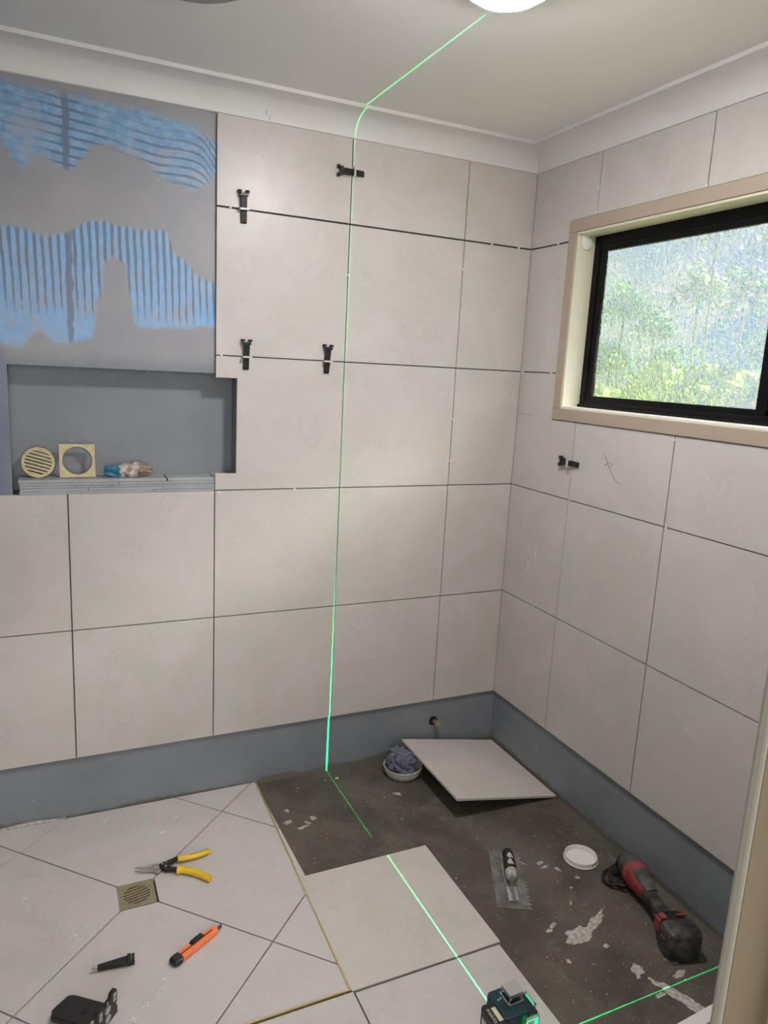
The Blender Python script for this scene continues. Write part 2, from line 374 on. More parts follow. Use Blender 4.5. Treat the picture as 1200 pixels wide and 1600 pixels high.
# wall tiles
G = .0038
XJ = [0, -.2965, -.7501, -1.2038, -1.6616, -2.113, -2.56, XW]
ZJ = [.237, .688, 1.1396, 1.589, 2.049, 2.319]
b = MB()
T0, T1 = 0.0, .011
for r in range(5):
    z0, z1 = ZJ[r] + (.0030 if r == 4 else G / 2), ZJ[r + 1] - ((.0030 if r == 3 else G / 2) if r < 4 else 0)
    if r == 0: z0 = ZJ[0]
    for c in range(len(XJ) - 1):
        x1, x0 = XJ[c] - (G / 2 if c else .001), XJ[c + 1] + G / 2
        if r >= 2 and c >= 3: continue
        if r == 2 and c == 2:
            b.prism([(x0, z0), (x1, z0), (x1, z1), (x0, z1), (x0, 1.517), (-1.131, 1.517), (-1.131, 1.197), (x0, 1.197)], T0, T1, 'y')
        else: b.prism([(x0, z0), (x1, z0), (x1, z1), (x0, z1)], T0, T1, 'y')
tl = b.build('tile_cladding', m_tile, wall_l)
m_adh = noisy('tile_adhesive', (.045, .042, .038), (.075, .07, .064), 20, .9)
b = MB(); b.box((XW, .0085, .2385), (0, .0118, 1.1355)); b.box((-1.200, .0085, 1.1355), (0, .0118, 1.195)); b.box((-1.129, .0085, 1.195), (0, .0118, 1.519)); b.box((-1.2025, .0085, 1.519), (0, .0118, 2.3175))
b.build('adhesive_bed', m_adh, wall_l)
YJ = [0, -.3615, -.8215, -1.274, -1.726, YW]
AY1, AY0, AZ0, AZ1 = -.2285, -1.80, 1.4215, 2.1185
b = MB()
e = .002
for r in range(5):
    z0, z1 = ZJ[r] + (.0030 if r == 4 else G / 2), ZJ[r + 1] - ((.0030 if r == 3 else G / 2) if r < 4 else 0)
    if r == 0: z0 = ZJ[0]
    for c in range(len(YJ) - 1):
        y1, y0 = YJ[c] - (G / 2 if c else .001), YJ[c + 1] + G / 2
        if r < 2: P = [(y0, z0), (y1, z0), (y1, z1), (y0, z1)]
        elif r == 2:
            P = [(y0, z0), (y1, z0), (y1, z1), (AY1 + e, z1), (AY1 + e, AZ0 - e), (y0, AZ0 - e)] if c == 0 else ([(y0, z0), (y1, z0), (y1, AZ0 - e), (AY0 - e, AZ0 - e), (AY0 - e, z1), (y0, z1)] if c == 4 else [(y0, z0), (y1, z0), (y1, AZ0 - e), (y0, AZ0 - e)])
        elif r == 3:
            if c == 0: P = [(AY1 + e, z0), (y1, z0), (y1, z1), (AY1 + e, z1)]
            elif c == 4: P = [(y0, z0), (AY0 - e, z0), (AY0 - e, z1), (y0, z1)]
            else: continue
        else:
            P = [(AY1 + e, z0), (y1, z0), (y1, z1), (y0, z1), (y0, AZ1 + e), (AY1 + e, AZ1 + e)] if c == 0 else ([(y0, z0), (AY0 - e, z0), (AY0 - e, AZ1 + e), (y1, AZ1 + e), (y1, z1), (y0, z1)] if c == 4 else [(y0, AZ1 + e), (y1, AZ1 + e), (y1, z1), (y0, z1)])
        b.prism(P, T0, T1, 'x')
b.build('tile_cladding', m_tile, wall_r)
b = MB(); b.box((.0085, YW, .2385), (.0118, 0, AZ0 - .003)); b.box((.0085, AY1 + .003, AZ0 - .003), (.0118, 0, 2.3175)); b.box((.0085, YW, AZ1 + .003), (.0118, AY1 + .003, 2.3175)); b.build('adhesive_bed', m_adh, wall_r)

# niche sill: stacked strips of board under membrane
sill = None
b = MB(); z = NZ0
rs = random.Random(3)
for k, h in enumerate((.009, .010, .008, .009, .010)):
    y0 = .002 + rs.uniform(-.001, .003)
    if k == 4:
        b.box((-1.799, y0 - .001, z), (-1.362, ND, z + h)); b.box((-1.357, y0 + .002, z), (-1.2045, ND, z + h))
    else:
        xs = [-1.799 + rs.uniform(0, .004)]
        while xs[-1] < -1.30: xs.append(xs[-1] + rs.uniform(.1, .3))
        xs[-1] = -1.2045
        for a, c in zip(xs, xs[1:]):
            yy = y0 + rs.uniform(-.0015, .002)
            b.box((a + .0003, yy, z), (c - .0003, ND, z + h - rs.uniform(.0001, .0006)))
    z += h
b.box((-1.206, .0115, NZ0), (NX1, ND, 1.188))
sill = b.build('niche_sill', noisy('membrane_sill', (.33, .345, .36), (.40, .415, .43), 12, .45), wall_l, .0012)

# floor tiles of the shower area (diagonal), clipped to its rectangle and to the waste
def clip(poly, a, bb, c):        # keep a*x+b*y<=c
    out = []
    for i in range(len(poly)):
        p, q = poly[i], poly[(i + 1) % len(poly)]
        dp, dq = a * p[0] + bb * p[1] - c, a * q[0] + bb * q[1] - c
        if dp <= 0: out.append(p)
        if dp * dq < 0:
            t = dp / (dp - dq); out.append((p[0] + t * (q[0] - p[0]), p[1] + t * (q[1] - p[1])))
    return out
cx, cy, D, g = -1.519, -.453, .4515 * math.sqrt(2), .0028
b = MB(); hs = .0545
for i in range(-4, 4):
    for j in range(-4, 4):
        u0, u1 = -1.972 + i * D + g, -1.972 + (i + 1) * D - g      # x+y
        v0, v1 = 1.066 + j * D + g, 1.066 + (j + 1) * D - g        # y-x
        P = [((u - v) / 2, (u + v) / 2) for u, v in ((u0, v0), (u1, v0), (u1, v1), (u0, v1))]
        P = clip(P, 1, .0215, -1.0445); P = clip(P, 0, 1, .006) if P else P
        P = clip(P, -1, 0, 2.74) if P else P; P = clip(P, 0, -1, 1.000) if P else P
        if not P: continue
        c = (sum(p[0] for p in P) / len(P) - cx, sum(p[1] for p in P) / len(P) - cy)
        if (i, j) == (0, -1): P = clip(P, -1, 0, -(cx + hs))       # east
        if (i, j) == (-1, 0): P = clip(P, 1, 0, cx - hs)           # west
        if (i, j) == (0, 0): P = clip(P, 0, -1, -(cy + hs))        # north
        if (i, j) == (-1, -1): P = clip(P, 0, 1, cy - hs)          # south
        if len(P) > 2: b.prism(P, .001, .015)
b.build('shower_tiling', m_ftile, floor, .0008, seg=1)
# grout bed glimpsed in the joints under the shower tiling
b = MB(); b.box((XW, -1.0, .0), (-1.062, .011, .003)); b.build('mortar_bed', noisy('bed_mortar', (.10, .09, .075), (.16, .15, .13), 30, .9), floor)
# white sealant smear at the left base
b = MB(); b.tube([(-1.90, .008, .017), (-1.80, .009, .020), (-1.76, .006, .018), (-1.70, .008, .017)], [.004, .007, .006, .002], 8)
b.build('grout_smear', m_mortar, floor)
# brass edge trims
b = MB(); b.prism([(-1.0440, .006), (-1.0400, .006), (-1.0615, -1.004), (-1.0655, -1.004)], 0, .0190); struct(b.build('trim_2', m_trim))
b = MB(); b.prism([(-1.0650, -1.0000), (-1.0650, -1.0040), (-2.74, -1.0040), (-2.74, -1.0000)], 0, .0200); struct(b.build('trim_3', m_trim))

# larger square tiles already laid on the bare floor
def slab(label, x0, x1, y0, y1, m=m_ftile, group=None):
    o = thing('floor_tile', label, 'tile', ((x0 + x1) / 2, (y0 + y1) / 2, 0))
    b = MB(); hx, hy = (x1 - x0) / 2, (y1 - y0) / 2
    b.box((-hx + .012, -hy + .012, 0), (hx - .012, hy - .012, .008)); b.build('adhesive_bed', m_mortar, o)
    b = MB(); b.box((-hx, -hy, .008), (hx, hy, .018)); b.build('tile_body', m, o, .0008, seg=1)
    return o
slab('large plain square floor tile crossed by the green laser line, beside the brass strip', -1.060, -.6115, -1.006, -.557, m_ltile)
slab('large square floor tile under the teal laser level', -1.0545, -.6205, -1.464, -1.0135)
slab('floor tile at the bottom edge between brass strip and laser level tile', -1.512, -1.0585, -1.462, -1.0085)
slab('floor tile out to the left below the brass strip, under the bottom edge', -1.968, -1.516, -1.462, -1.0085)

# ---------------------------------------------------------------- window
win = struct(thing('window_1', 'x', 'x'))
for k in ('label', 'category'): del win[k]
def frame(b, y0, y1, z0, z1, w, x0, x1):
    b.box((x0, y0, z0), (x1, y1, z0 + w)); b.box((x0, y0, z1 - w), (x1, y1, z1)); b.box((x0, y0, z0 + w), (x1, y0 + w, z1 - w)); b.box((x0, y1 - w, z0 + w), (x1, y1, z1 - w))
b = MB(); frame(b, AY0, AY1, AZ0, AZ1, .042, -.006, .012); b.build('architrave', m_beige2, win, .002)
b = MB(); frame(b, WY0 - .006, WY1 + .002, WZ0 - .0015, WZ1 + .0015, .008, .0, .13); b.build('reveal', m_cream, win, .001)
b = MB(); b.box((.004, WY0, WZ0 + .0065), (.074, WY1 - .006, WZ0 + .0095)); b.build('sill_highlight', m_lid, win, .0008)  # white strip added to paint the sky-lit highlight on the lower reveal
b = MB(); frame(b, WY0, WY1 - .004, WZ0 + .006, WZ1 - .006, .030, .078, .12); b.box((.070, WY0, WZ0 + .006), (.078, WY1 - .004, WZ0 + .02)); b.build('window_frame', m_alu, win, .0015)
ps = []
for (a, c, x) in ((-1.045, WY1 - .03, .090), (WY0 + .02, -1.03, .104)):
    s = MB(); frame(s, a, c, WZ0 + .022, WZ1 - .030, .030, x - .008, x + .010)
    fo = s.build('sash', m_alu, win, .0015)
    gpn = MB(); gpn.box((x, a + .02, WZ0 + .04), (x + .004, c - .02, WZ1 - .05)); gpn.build('glass_pane', m_glass, fo)
# fix: pane is a single refracting sheet
for o in C.objects:
    if o.name.startswith('glass_pane'):
        bmx = bmesh.new(); bmx.from_mesh(o.data)
        keep = [f for f in bmx.faces if f.normal.x < -.9]
        bmesh.ops.delete(bmx, geom=[f for f in bmx.faces if f not in keep], context='FACES'); bmx.to_mesh(o.data); bmx.free()
# little white sticker on the glass
b = MB(); b.lathe([(0, 0), (.011, 0), (.011, .0006), (0, .0006)], 20, Tm(.0885, -1.005, 1.525, 0, R(-90), 0), 1.3, .8); b.build('sticker', m_spacer, win)

# roller blind bracket
o = thing('blind_bracket', 'small white round roller blind bracket at the upper left corner of the window', 'bracket', (.036, WY1 - .007, 2.048)); o.scale = (1.25, 1.0, 1.25)
b = MB(); b.prism([(-.017, .020), (.017, .020)] + [(.017 * cos(a), -.006 + .017 * sin(a)) for a in [-pi * k / 20 for k in range(21)]], -.006, 0, 'y')
b.build('bracket_plate', m_spacer, o, .001)
b = MB(); b.lathe([(0, 0), (.010, 0), (.009, .003), (0, .003)], 16, Tm(0, -.006, -.006, R(90))); smoothby(b.build('pin', m_spacer, o))
b = MB(); b.lathe([(0, 0), (.003, 0), (.002, .0015), (0, .0015)], 10, Tm(.01, -.006, .012, R(90))); b.build('screw', m_steel, o)

# ---------------------------------------------------------------- door frame (near, right)
dr = struct(thing('door_1', 'x', 'x'))
for k in ('label', 'category'): del dr[k]
m_edge = noisy('jamb_edge_paint', (.40, .385, .335), (.42, .405, .355), 3, .5)
for sx, xx in ((1, XD1), (-1, XD0)):
    b = MB(); b.box((min(xx, xx + sx * .012), YW - .10, 0), (max(xx, xx + sx * .012), YW - .008, 2.05)); b.build('jamb', m_beige, dr, .001)
    b = MB(); b.box((min(xx - sx * .012, xx), YW - .085, 0), (max(xx - sx * .012, xx), YW - .050, 2.05)); b.build('door_stop', m_beige, dr, .002)
    b = MB(); b.box((min(xx - sx * .001, xx + sx * .05), YW - .0085, 0), (max(xx - sx * .001, xx + sx * .05), YW + .004, 2.09)); b.build('architrave', m_edge, dr, .004, seg=3)
b = MB(); b.box((XD0, YW - .10, 2.05), (XD1, YW - .008, 2.062)); b.build('head', m_beige, dr, .001)

# ---------------------------------------------------------------- ceiling lamp and vent
o = thing('ceiling_lamp', 'glowing round white ceiling lamp at the top edge of the picture', 'lamp', (LAMP_POS[0], LAMP_POS[1], ZC))
b = MB(); b.lathe([(0, 0), (.060, 0), (.060, -.018), (.088, -.024), (.090, -.060), (.0835, -.060), (.0825, -.036), (0, -.036)], 48); smoothby(b.build('base', m_white, o), 30)  # deep collar added to shield the ceiling from the dome's light
b = MB(); b.lathe([(.082, -.040), (.0815, -.058), (.072, -.070), (.050, -.080), (.02, -.085), (0, -.086)], 48); smoothby(b.build('lamp_dome', m_dome, o), 60)
b = MB()
for rr_, zz in ((.07, -.0715), (.048, -.0808), (.024, -.0850)):
    b.tube([(rr_ * cos(t * 2 * pi / 36), rr_ * sin(t * 2 * pi / 36), zz) for t in range(36)], .0012, 6, closed=True)
b.build('dome_ridge', mat('dome_ridge', (.5, .42, .42), .5), o)
o = thing('ceiling_vent', 'round grey exhaust vent on the ceiling, only its rim in view at the top edge', 'vent', (-1.404, -.650, ZC))
b = MB(); b.lathe([(0, 0), (.155, 0), (.155, -.004), (.140, -.012), (.125, -.012), (.118, -.004), (0, -.004)], 48); smoothby(b.build('rim', noisy('vent_grey', (.30, .30, .285), (.32, .32, .30), 5, .6), o), 30)
b = MB()
for k in range(-4, 5):
    h_ = math.sqrt(.115 ** 2 - (k * .024) ** 2); b.box((-h_, k * .024 - .003, -.010), (h_, k * .024 + .003, -.004))
b.build('grille', m_grey, o)

# ---------------------------------------------------------------- tile levelling wedges
def wedge(parent_name, label):
    # local: long axis +x (tip), z away from surface, y across
    o = thing(parent_name, label, 'wedge', group='black levelling wedges')
    b = MB(); b.T = Matrix.Diagonal((1.26, 1.62, 1.15, 1))
    b.prism([(-.030, .0), (.034, .0), (.034, .004), (.030, .0055), (-.030, .0150)], -.0060, .0060, 'y')
    b.prism([(-.0375, .0), (-.0300, .0), (-.0300, .0165), (-.0375, .0165)], -.0085, .0085, 'y')
    wb_ = b.build('wedge_body', m_black, o, .0012)
    b = MB(); b.T = Matrix.Diagonal((1.26, 1.62, 1.15, 1))
    for s in (-1, 1):
        b.lathe([(0, 0), (.0038, 0), (.0038, .006), (0, .006)], 12, Tm(-.0385, s * .0078, .004, 0, R(-90), 0)); b.lathe([(0, 0), (.0038, 0), (.0038, .006), (0, .006)], 12, Tm(-.0385, s * .0078, .011, 0, R(-90), 0))
    b.build('lug', m_black, o)
    b = MB(); b.T = Matrix.Diagonal((1.26, 1.62, 1.15, 1))
    for k in range(8): b.box((-.022 + k * .006, -.0045, .0), (-.020 + k * .006, .0045, .0150 - (k * .006 + .009) * .16))
    b.build('grip_rib', m_dust, o)
    return o
def clipmesh(o):
    b = MB(); b.T = Matrix.Diagonal((1.26, 1.62, 1.15, 1)); b.box((-.001, -.0095, -.003), (.0015, -.0062, .021)); b.box((-.001, .0062, -.003), (.0015, .0095, .021)); b.box((-.001, -.0095, .0165), (.0035, .0095, .0215))
    b.box((-.007, -.0085, -.0008), (.007, -.0062, .0012)); b.box((-.007, .0062, -.0008), (.007, .0085, .0012))
    return b.build('clip', m_clip, o, .0005)
w0 = wedge('tile_wedge', 'black wedge with dried mortar in the highest level seam, near the blue wall')
clipmesh(w0)
def rotm(xa, za):                   # euler from local x and z axes
    x = Vector(xa).normalized(); z = Vector(za).normalized(); y = z.cross(x)
    return Matrix((x, y, z)).transposed().to_euler()
w0.location = (-1.1185, -.0005, 2.0485); w0.rotation_euler = rotm((0.03, 0, -1), (0, -1, 0))
dup(w0, (-1.1036, -.0005, 1.589), rotm((0, 0, -1), (0, -1, 0)), 'black wedge in the seam just above the wall recess corner, left of its twin')
dup(w0, (-.8182, -.0005, 1.589), rotm((-.02, 0, -1), (0, -1, 0)), 'black wedge just left of the green line, in the seam above the recess level')
dup(w0, (-.7501, -.0005, 2.2125), rotm((1, 0, .02), (0, -1, 0)), 'black wedge lying level across the topmost upright seam on the green line')
dup(w0, (-.0005, -.3605, 1.2735), rotm((0, -1, -.04), (-1, 0, 0)), 'black wedge in a clear clip on the right wall below the window')
wf = wedge('tile_wedge', 'loose black wedge lying on the floor between knife and black bracket'); 
wf.location = (-1.612, -.715, .0255); wf.rotation_euler = rotm((-1, .13, 0), (.12, .95, .28))
b = MB(); b.box((.034, -.0104, -.0004), (.047, .0104, .0058)); b.build('worn_tip', m_mortar, wf, .001)
w2 = dup(w0, (-1.943, -.405, .0155), rotm((-1, .3, 0), (0, 0, 1)), 'black wedge barely peeking in at the left edge of the floor')

# white spacer remnants on wall joints
sp0 = None
def spacer(p, wall, ang, label, sz=.009, kind='tab'):
    global sp0
    b = MB()
    if kind == 'cross':
        b.box((-sz, -.0012, 0), (sz, .0012, .0035)); b.box((-.0012, -sz, 0), (.0012, sz, .0035))
    else:
        b.box((-sz, -.0014, -.002), (sz, .0014, .002)); b.box((-.0014, -.004, -.002), (.0014, .004, .003))
    o = b.build('tile_spacer', m_spacer); o.location = p
    Rz = Matrix.Rotation(ang, 4, 'Z')
    Wm = {'L': Matrix(((1, 0, 0), (0, 0, -1), (0, 1, 0))).to_4x4(), 'R': Matrix(((0, 0, -1), (-1, 0, 0), (0, 1, 0))).to_4x4(), 'F': Matrix.Identity(4)}[wall]
    o.rotation_euler = (Wm @ Rz).to_euler()
    tag(o, label, 'spacer', 'white tile spacers')
    return o
wl = [((-.7501, -.001, 1.883), 0, 'tiny white spacer on the green line between the second and third tile seams'),
 ((-.2965, -.001, 1.947), 0, 'tiny white spacer high in the seam nearest the corner on the left wall'),
 ((-.2965, -.001, 1.396), 0, 'tiny white spacer midway up the left wall seam nearest the corner'),
 ((-.2965, -.001, 1.2356), 0, 'tiny white spacer in the seam nearest the corner, just over the recess sill level'),
 ((-.922, -.001, 1.1385), pi / 2, 'tiny white spacer in the seam right of the recess sill, near the green line'),
 ((-1.1895, -.001, 1.132), pi / 2, 'tiny white spacer right at the lower right end of the recess sill'),
 ((-.1801, -.001, 2.0478), pi / 2, 'tiny white spacer in the upper seam of the corner tile, left one of two'),
 ((-.0595, -.001, 2.0485), pi / 2, 'tiny white spacer in the upper seam right beside the room corner'),
 ((-1.16, -.001, 2.049), pi / 2, 'tiny white spacer left of the highest wedge'),
 ((-1.185, -.001, 1.589), pi / 2, 'tiny white spacer at the left end of the seam above the recess')]
for p, a, l in wl: spacer(p, 'L', a, l, .006)
wr = [((-.001, -.3585, 2.205), pi / 2, 'white spacer strip standing in the seam above the window corner', .012),
 ((-.001, -.3585, 2.125), pi / 2, 'tiny white spacer on the window frame top under the seam', .006),
 ((-.001, -.8215, 2.124), 0, 'tiny white spacer above the middle of the window frame', .006),
 ((-.001, -.8215, 1.4065), 0, 'tiny white spacer right under the window frame in the second upright seam', .007),
 ((-.001, -.370, 1.137), pi / 2, 'tiny white spacer where the seams cross below the wedge on the right wall', .006),
 ((-.001, -.832, 1.139), pi / 2, 'tiny white spacer where seams cross under the middle of the window', .007),
 ((-.001, -.196, 1.589), pi / 2, 'tiny white spacer just left of the window frame', .005),
 ((-.001, -.0142, 1.589), pi / 2, 'tiny white spacer in the room corner level with the window', .005),
 ((-.001, -.1668, 2.0495), pi / 2, 'tiny white spacer in the short seam left of the window top', .005)]
for p, a, l, s in wr: spacer(p, 'R', a, l, s)
fc = [(-1.3545, -.1153, .5, 'white cross spacer on the floor nearest the back wall'), (-1.4114, -.1848, .2, 'white cross spacer on the floor between back wall and snips'),
 (-1.6624, -.5464, .6, 'white cross spacer left of the waste grate, right one of a pair'), (-1.697, -.5601, .1, 'white cross spacer left of the waste grate, left one of a pair'),
 (-1.8212, -.3608, .9, 'white cross spacer near the left edge of the floor'), (-1.4948, -.795, .3, 'white cross spacer in front of the orange knife'),
 (-1.5064, -.8219, .8, 'white cross spacer a little further in front of the orange knife'), (-1.5446, -.8572, .4, 'white cross spacer right of the black bracket'),
 (-1.5775, -.8864, .2, 'white cross spacer beside the foot of the black bracket'), (-1.5827, -.0578, .5, 'white cross spacer near the skirting at the upper left of the floor')]
for x, y, a, l in fc: spacer((x, y, .0155), 'F', a, l, .008, 'cross')
spacer((-.216, -.856, .0005), 'F', .8, 'white cross spacer on the dark floor below the white lid', .007, 'cross')
spacer((-.735, -.055, .0005), 'F', .3, 'small white cross spacer on the dark floor at the foot of the green line', .008, 'cross')

# ---------------------------------------------------------------- floor waste
def grate_slots(b, rad, n=7, pitch=.0105, w=.0048, T=None, z0=-.001, z1=.0012, c0=0):
    for k in range(n):
        yy = (k - (n - 1) / 2) * pitch; h = math.sqrt(max(rad ** 2 - yy ** 2, 0)) - .004
        if h < .006: continue
        b.box((-h, yy - w / 2, z0), (h, yy + w / 2, z1), T)
def slotted_disc(rad, rin, n=7, pitch=.0112, w=.0050, th=.004):
    """solid round plate with real slots: bars + ring"""
    b = MB(); seg = 48
    b.lathe([(rin, 0), (rad, 0), (rad, th), (rin, th), (rin, 0)], seg)
    ys = [(k - (n - 1) / 2) * pitch for k in range(n)]
    edges = [-rad] + [v for y in ys for v in (y - w / 2, y + w / 2)] + [rad]
    for i in range(0, len(edges), 2):
        a, c = max(edges[i], -rin * .98), min(edges[i + 1], rin * .98)
        if c <= a: continue
        m_ = 6; P = []
        for t in range(m_ + 1):
            y = a + (c - a) * t / m_; P.append((math.sqrt(max((rin + .0005) ** 2 - y * y, 0)), y))
        Q = [(-x, y) for x, y in reversed(P)]
        b.prism(P + Q, .0003, th - .0001)
    return b
o = thing('floor_waste', 'square brass floor waste with slotted round grate set in the tiles by the snips', 'drain', (-1.5215, -.4535, .0))
b = MB(); hs = .0515; n_ = 40; ri = .0452
outer = []
for i in range(n_):
    a = 2 * pi * i / n_ + pi / 4; m_ = max(abs(cos(a)), abs(sin(a))); outer.append((hs * cos(a) / m_, hs * sin(a) / m_))
top = [b._v((x, y, .0152)) for x, y in outer]; bot = [b._v((x, y, .002)) for x, y in outer]
it = [b._v((ri * cos(2 * pi * i / n_ + pi / 4), ri * sin(2 * pi * i / n_ + pi / 4), .0152)) for i in range(n_)]
ib = [b._v((ri * cos(2 * pi * i / n_ + pi / 4), ri * sin(2 * pi * i / n_ + pi / 4), .002)) for i in range(n_)]
for i in range(n_):
    j = (i + 1) % n_
    for q in ((top[i], top[j], it[j], it[i]), (bot[i], bot[j], top[j], top[i]), (it[i], it[j], ib[j], ib[i])): b.bm.faces.new(q)
b.build('frame', m_brassd, o)
b = slotted_disc(.0443, .0385, 7, .0110, .0060, .004); g_ = b.build('grate', m_brassd, o); g_.location = (0, 0, .0110); g_.rotation_euler = (0, 0, R(12))
b = MB(); b.lathe([(0, 0), (.0445, 0), (.0445, .002), (0, .002)], 32, Tm(0, 0, .0025)); b.build('sump', m_slot, o)

# round grate leaning in niche
ZS = 1.1845
o = thing('round_grate', 'round brass slotted drain grate leaning in the wall recess', 'grate', (-1.7415, .046, ZS))
o.rotation_euler = (R(78), 0, 0)
b = slotted_disc(.0475, .0390, 7, .0106, .0044, .005); g_ = smoothby(b.build('slotted_disc', m_brass, o), 30); g_.location = (0, .0476, -.004); g_.rotation_euler = (0, 0, R(-17))
# square frame leaning
o = thing('square_frame', 'square brass frame with a round hole leaning in the wall recess', 'frame', (-1.629, .042, ZS)); o.rotation_euler = (R(80), 0, 0)
b = MB(); hs = .0525; ri = .0425; n_ = 48
def rg(r_, z_, sq=False):
    L_ = []
    for i in range(n_):
        a = 2 * pi * i / n_ + pi / 4
        m_ = max(abs(cos(a)), abs(sin(a))) if sq else 1
        L_.append(b._v((r_ * cos(a) / m_, r_ * sin(a) / m_ + hs + .0005, z_)))
    return L_
Rr = [rg(hs, .003, True), rg(ri + .002, .003), rg(ri, .0015), rg(ri, -.012), rg(ri + .0015, -.012), rg(ri + .0015, 0), rg(hs, 0, True)]
for A, B_ in zip(Rr, Rr[1:] + Rr[:1]):
    for i in range(n_): b.bm.faces.new((A[i], A[(i + 1) % n_], B_[(i + 1) % n_], B_[i]))
smoothby(b.build('square_plate', m_brass, o), 30)
# crumpled packet
b = MB(); secs = []
for i in range(21):
    t = i / 20; x = -.072 + .144 * t; r0 = .021 * (1 - .35 * abs(2 * t - 1) ** 3)
    ring = []
    for k in range(20):
        a = 2 * pi * k / 20; p = Vector((x * 22, cos(a) * 1.3, sin(a) * 1.3))
        r_ = r0 * (1.05 + .8 * noise.noise(p * 1.2) + .45 * noise.noise(p * 2.9))
        zz = r_ * sin(a) + .019
        ring.append((x + .006 * noise.noise(Vector((k * .9, t * 4, 3))), r_ * cos(a) * .8, max(zz, .0008)))
    secs.append(ring)
b.loft(secs); o = b.build('crumpled_packet', m_packet); smoothby(o, 8); o.location = (-1.477, .043, ZS)
tag(o, 'crumpled blue, white and brown paper packet lying in the wall recess', 'packet')

# ---------------------------------------------------------------- water pipe stub in the skirting
o = thing('pipe_stub', 'capped brass water pipe stub in a rough dark hole low on the wall', 'pipe', (-.283, .011, .137))
b = MB(); sg = 20
b.prism([((.020 + .003 * noise.noise(Vector((cos(2 * pi * k / sg) * 2, sin(2 * pi * k / sg) * 2, 5)))) * cos(2 * pi * k / sg), (.020 + .004 * noise.noise(Vector((cos(2 * pi * k / sg) * 3, sin(2 * pi * k / sg) * 2, 9)))) * sin(2 * pi * k / sg)) for k in range(sg)], -.0006, .003, 'y')
b.build('hole', mat('hole_shade', (.012, .010, .008), .9), o)  # flat near-black disc, the hole's shade put into its colour
b = MB(); b.lathe([(0, 0), (.0095, 0), (.0095, .020), (.0125, .020), (.0125, .034), (.010, .036), (0, .036)], 20, Tm(.006, .0, -.004, R(90))); smoothby(b.build('capped_end', m_brass, o), 30)

# ---------------------------------------------------------------- loose tile propped in the corner
hT = .083; LT = .450
ang = math.asin(hT / LT)
o = thing('loose_tile', 'loose square light tile lying tilted in the corner of the dark floor', 'tile', (.003, -.2365, .0005)); o.rotation_euler = (0, ang, 0)
b = MB(); b.box((-LT, -.225, 0), (0, .225, .0095)); b.build('glazed_tile', m_ltile, o, .001)
o = thing('plastic_tub', 'white plastic tub hidden under the raised edge of the loose tile', 'tub', (-.30, -.13, 0))
b = MB(); b.lathe([(0, 0), (.040, 0), (.043, .004), (.045, .034), (.047, .034), (.047, .040), (.0, .040)], 32); smoothby(b.build('tub_body', m_tub, o), 30)

# tub with rag
o = thing('round_tub', 'round cream tub lid heaped with a blue rag beside the loose tile', 'tub', (-.477, -.108, 0))
b = MB(); b.lathe([(0, 0), (.060, 0), (.066, .005), (.071, .018), (.0745, .020), (.0755, .030), (.077, .032), (.077, .040), (.074, .040), (.072, .034), (.066, .012), (0, .010)], 48)
smoothby(b.build('tub_body', m_tub, o), 40)
def rag():
    bm = bmesh.new(); bmesh.ops.create_icosphere(bm, subdivisions=6, radius=1)
    for v in bm.verts:
        p = v.co.copy(); d = p.normalized()
        q = d * 1.5 + Vector((3.1, 1.7, 0))
        q = q + noise.noise_vector(q * .9) * .7
        f = abs(noise.noise(q * 1.1)) * 1.1 + abs(noise.noise(q * 2.1 + Vector((5, 0, 0)))) * .35
        s = .80 + .42 * (f - .2)
        zz = d.z * .062 * s
        v.co = Vector((d.x * .074 * s, d.y * .070 * s, max(zz, -.02) + .045))
    for v in bm.verts:
        r_ = Vector((v.co.x, v.co.y)).length
        if v.co.z < .045 and r_ > .066: v.co.x *= .066 / r_; v.co.y *= .066 / r_
        v.co.z = max(v.co.z, .0125)
    me = bpy.data.meshes.new('rag'); bm.to_mesh(me); bm.free(); me.materials.append(m_cloth)
    for p in me.polygons: p.use_smooth = True
    ob = bpy.data.objects.new('rag', me); C.objects.link(ob); return ob
rg_ = rag(); rg_.scale = (.84, 1.0, 1.04); rg_.location = (-.489, -.112, 0.004); rg_.rotation_euler = (0, 0, R(200))
tag(rg_, 'crumpled blue grey cloth rag piled in the round tub', 'rag')
# folded hems on the rag
def on_rag(x, y):
    best = .05
    for v in rg_.data.vertices:
        if (v.co.x - x) ** 2 + (v.co.y - y) ** 2 < .00003: best = max(best, v.co.z)
    return best
for pts in ([(-.055, .02), (-.03, .035), (0, .03), (.02, .015), (.025, -.01), (.012, -.028)], [(-.012, -.025), (-.022, -.045), (-.005, -.035), (.004, -.052), (.012, -.036), (.03, -.05)], [(.03, .0), (.045, -.01), (.05, -.025), (.038, -.03)], [(-.05, -.02), (-.02, -.015), (.0, -.005), (.008, .012)]):
    P = []
    for i in range(len(pts) - 1):
        for t in (0, .25, .5, .75):
            x = pts[i][0] * (1 - t) + pts[i + 1][0] * t; y = pts[i][1] * (1 - t) + pts[i + 1][1] * t
            P.append((x, y, on_rag(x, y) + .001))
    b = MB(); b.tube(P, .0018, 6); smoothby(b.build('hem', m_hem, rg_), 60)

# ---------------------------------------------------------------- notched trowel
o = thing('notched_trowel', 'notched steel trowel smeared with mortar on the dark floor', 'trowel', (-.4255, -.7795, 0), 0)
ax = Vector((-.4127 + .3215, -.6327 + .6918)).normalized()   # short edge direction reversed
